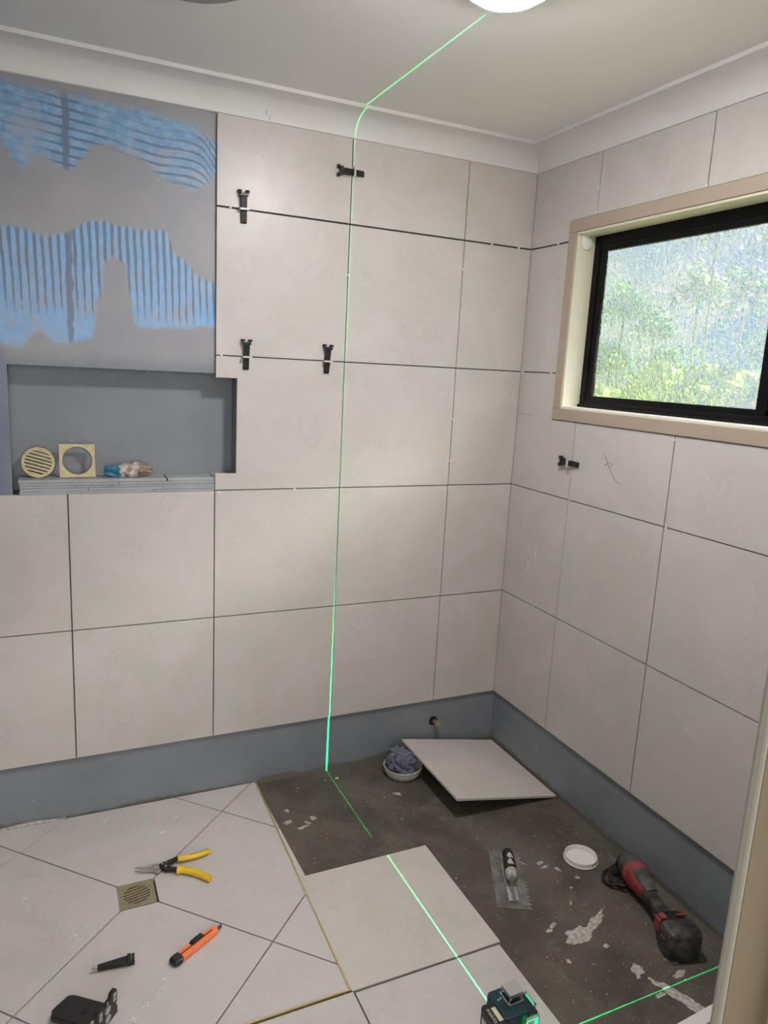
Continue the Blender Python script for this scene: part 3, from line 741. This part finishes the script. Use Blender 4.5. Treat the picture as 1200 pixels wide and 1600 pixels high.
# local: x = across (left->right), y = along (far)
up = (Vector((-.4127, -.6327)) - Vector((-.536, -.8747))).normalized()
o.rotation_euler = (0, 0, math.atan2(up.y, up.x) - pi / 2)
Wd, Ln = .106, .270; P = [(-Wd / 2, -Ln / 2), (Wd / 2, -Ln / 2)]
k = 0; y = -Ln / 2 + .012
while y < Ln / 2 - .012:
    P += [(Wd / 2, y), (Wd / 2 - .007, y), (Wd / 2 - .007, y + .007), (Wd / 2, y + .007)]; y += .0165
P += [(Wd / 2, Ln / 2)]; x = Wd / 2 - .010
while x > -Wd / 2 + .012:
    P += [(x, Ln / 2), (x, Ln / 2 - .007), (x - .007, Ln / 2 - .007), (x - .007, Ln / 2)]; x -= .0165
P += [(-Wd / 2, Ln / 2)]
b = MB(); b.prism(P, .001, .0022); b.build('blade', m_trow, o)
b = MB(); b.prism([(-.009, -.11), (.009, -.11), (.009, .11), (-.009, .11)], .0022, .006); b.tube([(0, -.035, .004), (0, -.035, .022), (0, -.02, .038)], [.009, .006, .007], 10); b.tube([(0, .075, .004), (0, .07, .03), (0, .06, .038)], [.009, .006, .007], 10)
smoothby(b.build('tang', m_trow, o), 40)
b = MB(); b.tube([(0, -.045, .037), (0, -.035, .038), (0, .01, .041), (0, .06, .040), (0, .074, .038), (0, .080, .037)], [.012, .0175, .0195, .0185, .0175, .012], 20); hd = smoothby(b.build('handle', m_black, o), 60)
b = MB(); b.tube([(-.001, -.0465, .038), (-.001, -.036, .0387), (-.0005, -.018, .0395)], [.0122, .0182, .0187], 20)
smoothby(b.build('mortar_cap', m_mortar, hd), 60)
for (y0, y1, a0, a1) in ((-.005, .02, 1.0, 2.0), (.024, .050, .9, 1.9)):
    b = MB(); rr = 12; rings = []
    for i in range(5):
        t = i / 4; y = y0 + (y1 - y0) * t; rad_ = .0204 * math.sin(pi * (.25 + t / 2)) ** .15
        a = a0 + .5 * t; rings.append([(rad_ * cos(a + (a1 - a0) * s_ / 6 * (.5 + .5 * sin(3 * t + 1))), y, .0405 + rad_ * sin(a + (a1 - a0) * s_ / 6 * (.5 + .5 * sin(3 * t + 1)))) for s_ in range(7)] + [(.012 * cos(a + .4), y, .040 + .012 * sin(a + .4))])
    b.loft(rings); b.build('mortar_streak', m_mortar, hd)
b = MB(); b.tube([(-.011, .105, .004), (-.013, .05, .005), (-.012, -.04, .005), (-.006, -.105, .004)], [.004, .006, .005, .008], 8, .45); b.tube([(.011, -.10, .003), (.012, -.03, .004)], [.006, .003], 8, .5)
smoothby(b.build('mortar_ridge', noisy('wet_mortar', (.25, .24, .23), (.5, .48, .46), 60, .8, .5), o), 60)

# ---------------------------------------------------------------- white lid
o = thing('jar_lid', 'round white plastic lid lying upside down on the dark floor', 'lid', (-.146, -.786, .0))
b = MB(); b.lathe([(0, .001), (.054, .001), (.0565, .003), (.0565, .006), (.0545, .007), (.0530, .0190), (.0510, .0200), (.0495, .0190), (.0480, .004), (0, .0035)], 56); lb = smoothby(b.build('lid_body', m_lid, o), 40)
b = MB(); b.lathe([(.040, .0035), (.041, .0046), (.042, .0035)], 48); smoothby(b.build('inner_ring', m_lid, o), 60)

# ---------------------------------------------------------------- tin snips
o = thing('tin_snips', 'open tin snips with yellow grips lying on the tiles above the drain', 'snips', (-1.405, -.372, .015))
def T2(px, py): return (px + 1.405, py + .372)
A = {k: T2(*v) for k, v in dict(tip=(-1.517, -.346), piv=(-1.423, -.362), j1=(-1.372, -.350), g1=(-1.350, -.338), e1=(-1.277, -.330), j2=(-1.375, -.392), g2=(-1.352, -.402), e2=(-1.290, -.470)).items()}
def V3(k, z): return (A[k][0], A[k][1], z)
SJ = Matrix.Translation((-.112 * .38, 0, 0)) @ Matrix.Diagonal((.62, .85, 1, 1)); SK = Tm(-.036, -.002) @ Matrix.Diagonal((1, .85, 1, 1))
b = MB(); b.T = SJ
b.prism([(-.112, .030), (-.075, .021), (-.040, .022), (-.014, .028), (.010, .020), (.004, .004), (-.018, .002), (-.035, .010), (-.075, .014)], .009, .0125)
smoothby(b.build('upper_jaw', m_steel, o, .001), 40)
b = MB(); b.T = SJ
b.prism([(-.112, .016), (-.075, .012), (-.040, .012), (-.016, .018), (.004, .006), (.012, -.010), (.002, -.020), (-.016, -.019), (-.030, -.008), (-.070, .002)], .004, .0085)
smoothby(b.build('lower_jaw', m_steel, o, .001), 40)
b = MB(); b.T = SJ
b.lathe([(0, 0), (.0075, 0), (.0075, .003), (.005, .005), (0, .005)], 20, Tm(-.020, .012, .0125)); smoothby(b.build('pivot_bolt', m_steel, o), 30)
b = MB(); b.T = SK
b.prism([(-.006, .014), (.004, .022), (.030, .030), (.052, .038), (.060, .030), (.040, .014), (.022, .008), (.004, -.006)], .006, .015)
b.build('upper_linkage', m_black, o, .0015)
b = MB(); b.T = SK
b.prism([(-.004, .006), (.010, .006), (.022, -.004), (.045, -.020), (.058, -.030), (.048, -.040), (.028, -.028), (.008, -.020)], .004, .014)
b.build('lower_linkage', m_black, o, .0015)
b = MB(); b.T = SK
for p in ((.006, .012), (.018, .020), (.014, -.004)): b.lathe([(0, 0), (.0038, 0), (.003, .0025), (0, .0025)], 14, Tm(p[0], p[1], .0145))
smoothby(b.build('rivet', m_steel, o), 30)
def grip(name, p0, p1, bend, w0, w1, flare=None):
    P = []; Rr = []
    for i in range(9):
        t = i / 8; x = p0[0] * (1 - t) + p1[0] * t; y = p0[1] * (1 - t) + p1[1] * t
        d = Vector((p1[0] - p0[0], p1[1] - p0[1])).normalized(); nrm = Vector((-d.y, d.x)); s_ = bend * sin(pi * t)
        P.append((x + nrm.x * s_, y + nrm.y * s_, .012)); Rr.append(w0 + (w1 - w0) * t)
    if flare: Rr[0] *= flare
    Rr[-1] *= .8
    b = MB(); b.tube(P, Rr, 16, .85); return smoothby(b.build(name, m_yellow, o), 50)
grip('upper_grip', (.018, .019), (.118, .024), -.006, .0100, .0090)
grip('lower_grip', (.012, -.030), (.094, -.108), .008, .0110, .0110, 1.45)
b = MB(); b.tube([(.055, .0158, .0200), (.085, .0170, .0203), (.114, .0230, .0195)], .0022, 8); b.build('grip_groove', noisy('dark_yellow', (.45, .28, .01), (.5, .3, .01), 10, .5), o)

# ---------------------------------------------------------------- utility knife
kx, ky = -1.326 + 1.4685, -.672 + .757
o = thing('utility_knife', 'orange snap-off utility knife with black end cap lying on the tiles', 'knife', (-1.4685, -.757, .015)); o.rotation_euler = (0, 0, math.atan2(ky, kx)); o.location.x += .006; o.scale = (1.0, 1.2, 1.15)
b = MB(); b.prism([(.012, -.0115), (.14, -.0100), (.150, -.004), (.150, .0095), (.135, .0115), (.060, .0135), (.012, .0135)], .001, .0125); b.build('body', m_orange, o, .0022, seg=3)
b = MB(); b.box((.020, .0005, .0125), (.134, .0032, .0130)); b.build('slot', m_black, o)
b = MB(); secs = []
for x, s_ in ((-.006, .55), (-.002, .85), (.006, 1.0), (.018, 1.0)):
    secs.append([(x + (.006 * sin(a) if x > .01 else 0), 1e-3 + s_ * .0145 * cos(a), .0075 + s_ * .0072 * max(-1, min(1, sin(a) * 1.3))) for a in [2 * pi * q / 24 for q in range(24)]])
b.loft(secs); smoothby(b.build('end_cap', m_black, o), 50)
b = MB(); b.prism([(.058, .0125), (.066, .0155), (.074, .0145), (.082, .0165), (.092, .016), (.100, .019), (.100, .0125)], .0005 - .001, .012, 'x' if False else 'z')
s_ = MB(); s_.prism([(.062, .0125), (.070, .0178), (.078, .0165), (.086, .0182), (.094, .0168), (.102, .0180), (.108, .0125)], -.001, .0105, 'y', Tm(0, .002, 0)); b.bm.free()
sl = s_.build('slider', m_black, o, .001)
b = MB(); b.prism([(.150, -.005), (.163, -.005), (.170, .004), (.150, .004)], .006, .0068); b.build('blade', mat('dark_blade', (.12, .12, .12), .35, .8), o)
b = MB(); b.prism([(.016, .004), (.038, .0065), (.038, .012), (.016, .0125)], .0125, .0136); b.build('raised_pad', m_orange, o, .0004)

# ---------------------------------------------------------------- black magnetic bracket
dv = Vector((.787, -.616, 0)); o = thing('laser_bracket', 'black magnetic mounting bracket lying on the tiles at the bottom left edge', 'bracket', (-1.645, -.878, .015)); o.rotation_euler = (0, 0, math.atan2(-.616, .787))
b = MB(); b.prism([(-.128, -.012), (-.118, .034), (-.104, .040), (.0, .040), (.0, -.030), (-.085, -.030), (-.118, -.030)], .006, .022); b.build('arm', m_black, o, .003)
b = MB(); b.prism([(-.10, -.02), (-.10, .03), (.0, .03), (.0, -.02)], 0, .006); b.build('foot_pad', m_dust, o)
b = MB(); b.lathe([(.004, 0), (.0085, 0), (.0085, .002), (.004, .002), (.004, 0)], 20, Tm(-.055, .006, .0215)); b.lathe([(0, 0), (.0045, 0), (.0045, .0008), (0, .0008)], 16, Tm(-.055, .006, .0216)); smoothby(b.build('tripod_thread', m_black, o), 30)
b = MB(); b.lathe([(0, 0), (.007, 0), (.007, .004), (0, .004)], 16, Tm(-.012, -.018, .0205)); b.build('knob', m_silver, o)
b = MB(); pl = [(-.034, .0), (.046, .0), (.046, .020), (.040, .026), (.046, .034), (.046, .064), (.040, .070), (.026, .070), (.020, .060), (-.004, .060), (-.012, .066), (-.028, .066), (-.034, .060)]
b.prism(pl, .0, .010, 'x'); b.build('back_plate', m_black, o, .002)
for y, z in ((-.021, .048), (.034, .052)):
    b = MB(); b.prism([(y - .0055, z - .011), (y + .0055, z - .011), (y + .0055, z + .011), (y - .0055, z + .011)], .0095, .0115, 'x'); mg = b.build('magnet_plate', m_silver, o, .001)
    b = MB(); b.lathe([(0, 0), (.0018, 0), (.0018, .0008), (0, .0008)], 10, Tm(.0112, y, z, 0, R(90))); b.build('screw', m_black, mg)
for y, z in ((.006, .042), (.006, .018)):
    b = MB(); b.lathe([(0, 0), (.010, 0), (.010, .002), (0, .002)], 24, Tm(.0098, y, z, 0, R(90))); smoothby(b.build('magnet_disc', m_silver, o), 30)
b = MB(); b.box((.0095, .004, .056), (.0108, .008, .064)); b.build('slot', m_silver, o)

# ---------------------------------------------------------------- laser level
LX, LY, LZ = -.748, -1.258, .018
o = thing('laser_level', 'teal and black laser level with silver cage and glowing green windows', 'laser level', (LX, LY, LZ))
def rounded(x0, x1, y0, y1, r_, corners=(1, 1, 1, 1), n=5):
    P = []
    for (cx_, cy_, a0, k) in ((x1 - r_, y1 - r_, 0, 0), (x0 + r_, y1 - r_, 90, 1), (x0 + r_, y0 + r_, 180, 2), (x1 - r_, y0 + r_, 270, 3)):
        if corners[k]:
            for i in range(n + 1): a = R(a0 + 90 * i / n); P.append((cx_ + r_ * cos(a), cy_ + r_ * sin(a)))
        else: P.append((cx_ + r_ * (1 if k in (0, 3) else -1), cy_ + r_ * (1 if k in (0, 1) else -1)))
    return P
b = MB(); b.prism(rounded(-.062, .008, -.050, .034, .014, (0, 1, 1, 0)), .004, .104); b.build('housing', m_teal, o, .004, seg=3)
b = MB(); b.prism(rounded(.002, .030, -.052, .032, .004), .006, .030); b.box((.002, -.052, .078), (.030, .032, .098)); b.box((.002, -.030, .03), (.016, .010, .078)); b.build('front_block', m_black, o, .002)
b = MB(); b.prism(rounded(-.060, .030, -.052, .034, .01), 0, .006); b.build('base', m_black, o, .001)
# top cage
b = MB()
for sx in (-1, 1):
    for sy in (-1, 1): b.box((-.010 + sx * .017 - .0016, .0 + sy * .017 - .0016, .100), (-.010 + sx * .017 + .0016, sy * .017 + .0016, .128))
b.prism(rounded(-.029, .009, -.019, .019, .004), .120, .131); b.build('cage_top', m_cage, o, .0022, seg=3)
b = MB(); frame_pts = .021
b.box((-.031, -.021, .103), (.011, -.018, .107)); b.box((-.031, .018, .103), (.011, .021, .107)); b.box((-.031, -.021, .103), (-.028, .021, .107)); b.box((.008, -.021, .103), (.011, .021, .107)); b.build('cage_base', m_cage, o, .0008)
b = MB(); b.lathe([(0, .104), (.011, .104), (.003, .119), (0, .119)], 24, Tm(-.010, 0, 0)); b.build('cone_prism', mat('prism_glass', (.02, .03, .03), .05), o)
# glowing windows: right side and front
def winframe(nm, T):
    b = MB(); b.T = T
    for a, c in (((-.016, 0, 0), (-.012, .002, .050)), ((.012, 0, 0), (.016, .002, .050)), ((-.016, 0, .046), (.016, .002, .050)), ((-.016, 0, 0), (.016, .002, .004))): b.box(a, c)
    f = b.build(nm, m_green, o, .0006)
    b = MB(); b.T = T; b.box((-.020, -.001, -.004), (-.016, .004, .054)); b.box((.016, -.001, -.004), (.020, .004, .054)); b.box((-.020, -.001, .050), (.020, .004, .054)); b.build('window_post', m_cage, o, .0008)
    b = MB(); b.T = T; b.box((-.008, -.003, .006), (.008, -.001, .040)); b.build('lens_cover', m_silver, o, .0008)
winframe('emitter_window', Tm(.034, -.014, .046, 0, 0, R(-90)))
winframe('emitter_window', Tm(.010, -.056, .040, 0, 0, R(180)))
# battery on the camera-left side
b = MB(); b.prism(rounded(-.094, -.058, -.064, .004, .006), .012, .108); bt = b.build('battery', m_black, o, .004, seg=3)
b = MB(); b.box((-.0765, -.050, .108), (-.0655, -.012, .1092)); b.build('battery_label', noisy('cream_label', (.62, .58, .46), (.66, .62, .5), 10, .5), bt, .0004)
b = MB(); b.box((-.0945, -.056, .02), (-.0935, -.006, .085)); b.build('side_label', m_silver, bt)
def text(body, size, m, parent, T, name='lettering'):
    cu = bpy.data.curves.new(name, 'FONT'); cu.body = body; cu.size = size; cu.extrude = .0003; cu.align_x = 'CENTER'; cu.align_y = 'CENTER'; cu.resolution_u = 3
    t = bpy.data.objects.new(name, cu); C.objects.link(t); bpy.context.view_layer.update()
    me = bpy.data.meshes.new_from_object(t); bpy.data.objects.remove(t)
    ob = bpy.data.objects.new(name, me); C.objects.link(ob); me.materials.clear(); me.materials.append(m); ob.parent = parent; ob.matrix_local = T; return ob
text('makita', .0155, m_silver, bt, Tm(-.0845, -.031, .1084, 0, 0, R(-90)))
b = MB()
for x, y in ((-.044, .004), (-.037, .006)): b.lathe([(0, 0), (.0018, 0), (.0018, .001), (0, .001)], 10, Tm(x, y, .104))
b.build('indicator', m_spacer, o)
b = MB()
for i in range(2):
    for j in range(2): b.box((-.050 + i * .012, -.026 + j * .012, .1038), (-.042 + i * .012, -.018 + j * .012, .1046))
b.build('button', m_black, o, .0004)

# laser fans: two point sources whose beam is a thin sheet
def fan(name, loc, axis, w_, sky=False):
    l = light(name, 'POINT', loc, LASER_W, shadow_soft_size=0.0, color=(1, 1, 1))
    d = l.data; d.use_nodes = True; t = d.node_tree; em = t.nodes['Emission']
    tc = t.nodes.new('ShaderNodeTexCoord'); sp = t.nodes.new('ShaderNodeSeparateXYZ'); L = t.links.new
    L(tc.outputs['Normal'], sp.inputs[0])
    def mt(op, a, b=0.0):
        x = t.nodes.new('ShaderNodeMath'); x.operation = op
        for i, v in enumerate((a, b)):
            if isinstance(v, bpy.types.NodeSocket): L(v, x.inputs[i])
            else: x.inputs[i].default_value = v
        return x.outputs[0]
    c = sp.outputs[axis]; gap = 1.0
    if sky: c = mt('SUBTRACT', c, mt('MULTIPLY', sp.outputs[2], .0036))
    if sky:
        up_ = mt('GREATER_THAN', sp.outputs[2], .5)
        ratio = mt('DIVIDE', mt('ABSOLUTE', sp.outputs[1]), mt('MAXIMUM', mt('ABSOLUTE', sp.outputs[2]), .01))
        c = mt('SUBTRACT', c, mt('MULTIPLY', mt('MULTIPLY', up_, mt('LESS_THAN', ratio, .180)), .0045))
        g_ = mt('MULTIPLY', up_, mt('LESS_THAN', mt('ABSOLUTE', mt('SUBTRACT', ratio, .182)), .003))
        gap = mt('SUBTRACT', 1.0, g_)
    up2 = mt('MAXIMUM', mt('MINIMUM', mt('MULTIPLY', mt('ADD', sp.outputs[2], .0), 1.3), 1.0), 0.0)
    wid = mt('SUBTRACT', w_, mt('MULTIPLY', up2, w_ * .72))
    q = mt('DIVIDE', c, wid)
    mask = mt('EXPONENT', mt('MULTIPLY', mt('MULTIPLY', q, q), -1.0))
    mask = mt('MULTIPLY', mask, mt('GREATER_THAN', mask, .02))
    fo = t.nodes.new('ShaderNodeLightFalloff'); fo.inputs['Strength'].default_value = 1.0
    amp = mt('SUBTRACT', 1.0, mt('MULTIPLY', up2, .72))
    s = mt('MULTIPLY', mt('MULTIPLY', mt('MULTIPLY', mask, gap), amp), fo.outputs['Linear'])
    L(s, em.inputs['Strength']); em.inputs['Color'].default_value = (.0, 1.0, .22, 1)
    return l
fan('laser_fan_forward', (LX - .005, LY + .0365, LZ + .095), 0, .0021, True)
fan('laser_fan_side', (LX + .0385, -1.289, LZ + .088), 1, .0021)

# ---------------------------------------------------------------- red and black cordless multi tool
p0 = Vector((-.060, -.900)); p1 = Vector((-.160, -1.235)); dd = (p1 - p0); 
o = thing('multi_tool', 'dusty red and black cordless power tool lying by the grey skirting', 'power tool', (p0.x, p0.y, 0)); o.rotation_euler = (0, 0, math.atan2(dd.y, dd.x))
o.scale = (1.0, 1.12, 1.08); LTl = dd.length     # ~ .364
def oval(x, w_, h_, zc, n=20, p=2.6, y=0):
    r = []
    for k in range(n):
        a = 2 * pi * k / n; c_, s_ = cos(a), sin(a)
        r.append((x, y + w_ * abs(c_) ** (2 / p) * (1 if c_ > 0 else -1), zc + h_ * abs(s_) ** (2 / p) * (1 if s_ > 0 else -1)))
    return r
# local x: from head (0) to battery (~.36); local +y is to the right when looking along
b = MB(); b.loft([oval(-.012, .020, .018, .045), oval(-.004, .030, .030, .045), oval(.02, .034, .036, .046), oval(.055, .034, .035, .047)]); smoothby(b.build('gear_head', m_grey, o), 50)
b = MB(); b.loft([oval(.050, .0345, .0355, .047), oval(.085, .034, .033, .047), oval(.12, .028, .029, .046), (oval(.15, .022, .024, .045))]); smoothby(b.build('motor_housing', m_red, o), 50)
b = MB(); b.loft([oval(.085, .022, .012, .0725), oval(.10, .024, .012, .0715), oval(.13, .021, .012, .066), oval(.165, .016, .012, .060)]); smoothby(b.build('rubber_pad', m_grey, o), 50)
b = MB(); b.loft([oval(.145, .0225, .0245, .045), oval(.18, .019, .021, .043), oval(.215, .0195, .021, .043), oval(.25, .024, .024, .044), oval(.262, .030, .028, .045)]); smoothby(b.build('handle', m_dust, o), 50)
b = MB(); b.loft([oval(.258, .034, .030, .046, p=4), oval(.275, .040, .034, .046, p=4), oval(.300, .041, .035, .046, p=4)]); smoothby(b.build('battery_mount', m_black, o), 40)
b = MB(); b.loft([oval(.262, .0415, .024, .056, p=5, y=0), oval(.292, .0425, .024, .056, p=5)]); 
b.bm.free()
b = MB(); b.loft([oval(.296, .042, .036, .044, p=5), oval(.303, .044, .040, .044, p=9), oval(.345, .044, .041, .044, p=9), oval(.358, .041, .038, .044, p=9), oval(.364, .036, .032, .044, p=9)]); bt = smoothby(b.build('battery', m_dust, o), 40)
b = MB(); b.box((.265, -.0425, .040), (.293, -.036, .076)); b.box((.268, -.036, .076), (.290, -.020, .0815)); b.build('release_button', m_red, o, .002)
b = MB(); b.box((.278, .008, .0800), (.284, .034, .0822)); b.box((.262, .030, .078), (.284, .034, .0815)); b.build('red_stripe', m_red, o, .0006)
b = MB()
for k in range(3): b.box((.306, -.0452, .030 + k * .014), (.350, -.0435, .0325 + k * .014))
b.build('battery_rib', m_black, bt, .0005)
text('5.0', .017, m_silver, bt, Matrix.Translation((.322, -.0445, .054)) @ Matrix.Rotation(R(90), 4, 'X'))
# red wrap lines over the head, vents
b = MB()
for k in range(5): b.tube([(.008 + k * .009, -.0345, .030), (.006 + k * .009, -.033, .060), (.004 + k * .009, -.020, .079)], .0012, 6)
b.build('vent_rib', m_black, o)
# sanding / blade guard in front: black looped arm on the left of the head
b = MB(); cxx, cyy = .028, -.046
b.tube([(cxx + .036 * cos(a), cyy + .030 * sin(a), .018 + .010 * sin(a)) for a in [2 * pi * k / 20 for k in range(20)]], .005, 10, closed=True)
b.tube([(cxx - .03, cyy, .02), (cxx + .03, cyy + .005, .02)], .004, 8); b.tube([(cxx + .036, cyy - .004, .018), (.060, -.055, .016), (.080, -.034, .022)], .0055, 8)
smoothby(b.build('wire_guard', m_black, o), 50)
b = MB(); b.lathe([(0, 0), (.022, 0), (.024, .006), (.014, .018), (0, .018)], 24, Tm(cxx + .004, cyy + .006, .008)); smoothby(b.build('blade_clamp', m_black, o), 30)
b = MB(); b.tube([(.016, -.050, .020), (.02, -.030, .036)], [.016, .020], 14); smoothby(b.build('neck', m_black, o), 50)

# ---------------------------------------------------------------- white timber strip at the lower right
def hz(*a): return a
o = thing('white_strip', 'white painted strip lying on the floor behind the door frame', 'strip', (-.20, -1.412, 0)); o.rotation_euler = (0, 0, R(4))
b = MB(); b.box((-.26, -.016, .028), (.17, .016, .040)); b.build('strip_body', m_lid, o, .001)
for xx in (-.24, .10): b = MB(); b.box((xx, -.010, 0), (xx + .04, .010, .028)); b.build('packer', m_black, o)

# ---------------------------------------------------------------- mortar smears and crumbs on the bare floor
def smear(cx_, cy_, rx, ry, ang_, seed, h=.0008, rough_=.35, parent=floor, z=.0003):
    b = MB(); n = 72; P = []; z = z + (seed % 7) * .00004
    for k in range(n):
        a = 2 * pi * k / n; q = 1 + rough_ * noise.noise(Vector((cos(a) * 1.5, sin(a) * 1.5, seed))) * 2 + .25 * noise.noise(Vector((cos(a) * 5, sin(a) * 5, seed + 9))) + .12 * noise.noise(Vector((cos(a) * 14, sin(a) * 14, seed + 2)))
        x, y = rx * q * cos(a), ry * q * sin(a)
        P.append((cx_ + x * cos(ang_) - y * sin(ang_), cy_ + x * sin(ang_) + y * cos(ang_)))
    b.prism(P, z, z + h); return b.build('mortar_smear', m_mortar, parent)
for i, a in enumerate([(-.372, -1.055, .044, .027, .1), (-.300, -1.030, .062, .011, .45), (-.4446, -1.0098, .010, .006, .3), (-.995, -.2551, .018, .008, .2), (-.905, -.262, .012, .012, 0), (-.955, -.300, .02, .006, .2), (-.98, -.19, .006, .012, .4), (-.93, -.283, .013, .006, -.9),
    (-.305, -1.215, .020, .012, .8), (-.290, -1.262, .018, .007, -1.2), (-.255, -1.34, .080, .017, -1.15), (-.305, -1.300, .014, .007, .3), (-.190, -1.225, .018, .007, -1.0), (-.205, -1.268, .024, .007, .1), (-.145, -1.235, .008, .008, 0),
    (-.3250, -1.115, .009, .006, 0), (-.462, -1.12, .006, .008, 0), (-.286, -.752, .012, .008, .2), (-.250, -.80, .006, .012, .4), (-.285, -.775, .014, .004, .1), (-.265, -.885, .006, .003, 0), (-.34, -.735, .013, .003, -.9), (-.56, -.230, .016, .008, -.6), (-.31, -.94, .010, .003, .9), (-.42, -.995, .014, .007, .4)]):
    smear(*a, seed=i * 1.7 + 1)
b = MB(); rc = random.Random(11)
for k in range(420):
    if k < 230: x, y = rc.uniform(-.58, -.02), rc.uniform(-1.40, -.62)
    elif k < 330: x, y = rc.uniform(-1.0, -.45), rc.uniform(-.5, -.02)
    else: x, y = rc.uniform(-.59, -.03), rc.uniform(-.9, -.45)
    s_ = rc.uniform(.0007, .0024) * (1.5 if rc.random() < .06 else 1)
    
    if -.56 < x < -.30 and -.95 < y < -.60: continue
    T = Tm(x, y, s_ * .45, 0, 0, rc.uniform(0, 6)); b.lathe([(0, -s_ * .4), (s_, -s_ * .2), (s_ * .7, s_ * .4), (0, s_ * .5)], 5, T, 1, .7)
o = b.build('mortar_crumbs', m_mortar); o['kind'] = 'stuff'; tag(o, 'tiny pale crumbs of dried mortar strewn over the dark bare floor', 'crumbs')
# pencil marks on the right wall tile and cornice
m_pen = mat('pencil', (.10, .095, .09), .7)
b = MB()
for a, c in (((-.5268, 1.3266), (-.562, 1.275)), ((-.562, 1.275), (-.590, 1.247)), ((-.590, 1.247), (-.622, 1.2375)), ((-.528, 1.289), (-.558, 1.302)), ((-.555, 1.283), (-.570, 1.30))):
    b.tube([(-.0003, a[0], a[1]), (-.0003, c[0], c[1])], .0007, 5)
b.tube([(-.0003, -.012, 1.428), (-.0003, -.11, 1.424)], .0006, 5)
b.build('pencil_mark', m_pen, wall_r)
b = MB(); b.tube([(-1.051, -.0135, 2.350), (-1.052, -.0075, 2.335)], .0006, 5); b.tube([(-1.038, -.009, 2.340), (-1.040, -.004, 2.324)], .0006, 5); b.build('pencil_mark', m_pen, cor)
# pale scuffs on wall tiles
b = MB()
for (y, z, l, a) in ((-.217, .682, .014, 1.3), (-.158, .833, .02, 1.4), (-.20, .90, .02, 1.5)):
    b.tube([(-.0002, y, z - l), (-.0002, y - .004, z), (-.0002, y - .002, z + l)], [.0008, .0018, .0006], 6)
b.build('scuff', m_spacer, wall_r)

# ---------------------------------------------------------------- outside
b = MB(); b.box((.13, -5, 2.36), (1.0, 3, 2.42)); b.box((.98, -5, 2.30), (1.0, 3, 2.42)); struct(b.build('trim_4', m_white))      # eave
b = MB(); b.box((.4, -9, -.6), (12, 9, -.55)); struct(b.build('ground', m_lawn))
def shrub(x, y, z, r_, k, label):
    bm = bmesh.new(); rt = random.Random(int(x * 100 + y * 37))
    for q in range(620):                                  # individual leaves
        lobe = q % 4; lc = Vector((0, (lobe - 1.5) * r_ * .55, ((lobe * 7) % 3 - 1) * r_ * .35))
        c_ = lc + Vector((rt.gauss(0, .38), rt.gauss(0, .42), rt.gauss(0, .34))) * r_
        a_ = Vector((rt.uniform(-1, 1), rt.uniform(-1, 1), rt.uniform(-1, 1))).normalized(); b_ = a_.orthogonal().normalized()
        s1, s2 = rt.uniform(.05, .10) * (r_ / .5) ** .5, rt.uniform(.025, .05) * (r_ / .5) ** .5
        bm.faces.new([bm.verts.new(c_ + a_ * s1), bm.verts.new(c_ + b_ * s2), bm.verts.new(c_ - a_ * s1), bm.verts.new(c_ - b_ * s2)])
    me = bpy.data.meshes.new('garden_tree'); bm.to_mesh(me); bm.free(); me.materials.append(m_leafs[k])
    ob = bpy.data.objects.new('tree_crown', me); C.objects.link(ob); ob.location = (0, 0, z + .55)
    root = thing('garden_tree', label, 'tree', (x, y, -.55)); ob.parent = root; ob.location = (0, 0, z + .55)
    t = MB(); t.tube([(0, 0, 0), (.05, .02, (z + .55) * .5), (0, 0, z + .55)], [.03, .025, .02], 8); t.build('trunk', noisy('bark', (.18, .22, .14), (.25, .28, .2), 10, .9), root)
    return root
hedge = [(.05, -.12, .50, 0), (.28, -.10, .48, 1), (.50, -.02, .52, 0), (.74, -.02, .50, 1), (.98, .0, .50, 1)]
high = [(.14, .64, .34, 0), (.36, .50, .28, 2), (.84, .66, .40, 0), (.60, .70, .30, 1), (1.02, .95, .42, 1), (.66, 1.05, .32, 0), (.46, .26, .30, 2), (1.05, .40, .36, 0), (.08, .28, .34, 2)]
names = ['mid green', 'yellow green', 'dark green']
where_h = ['at the bottom left corner', 'left of the middle along the bottom', 'in the middle of the bottom', 'right of the middle along the bottom', 'at the bottom right corner']
where_t = ['in the upper left', 'left of centre', 'right of centre', 'near the centre', 'at the top right corner', 'at the top', 'below the centre', 'at the right edge', 'at the left edge']
bm = bmesh.new()
for i, (u, v, r_, k) in enumerate(hedge):
    c_ = Vector((5 + .2 * (i % 2), 5.35 - 2.55 * u, 1.3 + 1.95 * v - .05)); g_ = bmesh.ops.create_icosphere(bm, subdivisions=4, radius=1)
    for vv in g_['verts']:
        d = vv.co.normalized(); q = d * 1.8 + c_ * 3
        vv.co = c_ + Vector((d.x, d.y, d.z * (1 if d.z > 0 else 3.4))) * r_ * (1 + .45 * noise.noise(q) + .25 * noise.noise(q * 2.6) + .15 * noise.noise(q * 6))
me = bpy.data.meshes.new('hedge'); bm.to_mesh(me); bm.free(); me.materials.append(m_leafs[1]); ob = bpy.data.objects.new('hedge', me); C.objects.link(ob)
tag(ob, 'blurred yellow green hedge along the bottom of the frosted window', 'hedge')
for i, (u, v, r_, k) in enumerate(high):
    f = 1.25 + .13 * ((i * 2) % 5) + .04 * (i > 4); x = -1.72 + 6.72 * f
    shrub(x, -2.45 + (7.8 - 2.55 * u) * f, 1.57 + (-.27 + 1.95 * v) * f, r_ * f * .72, k, 'blurred %s tree crown behind the frosted glass %s' % (names[k], where_t[i]))
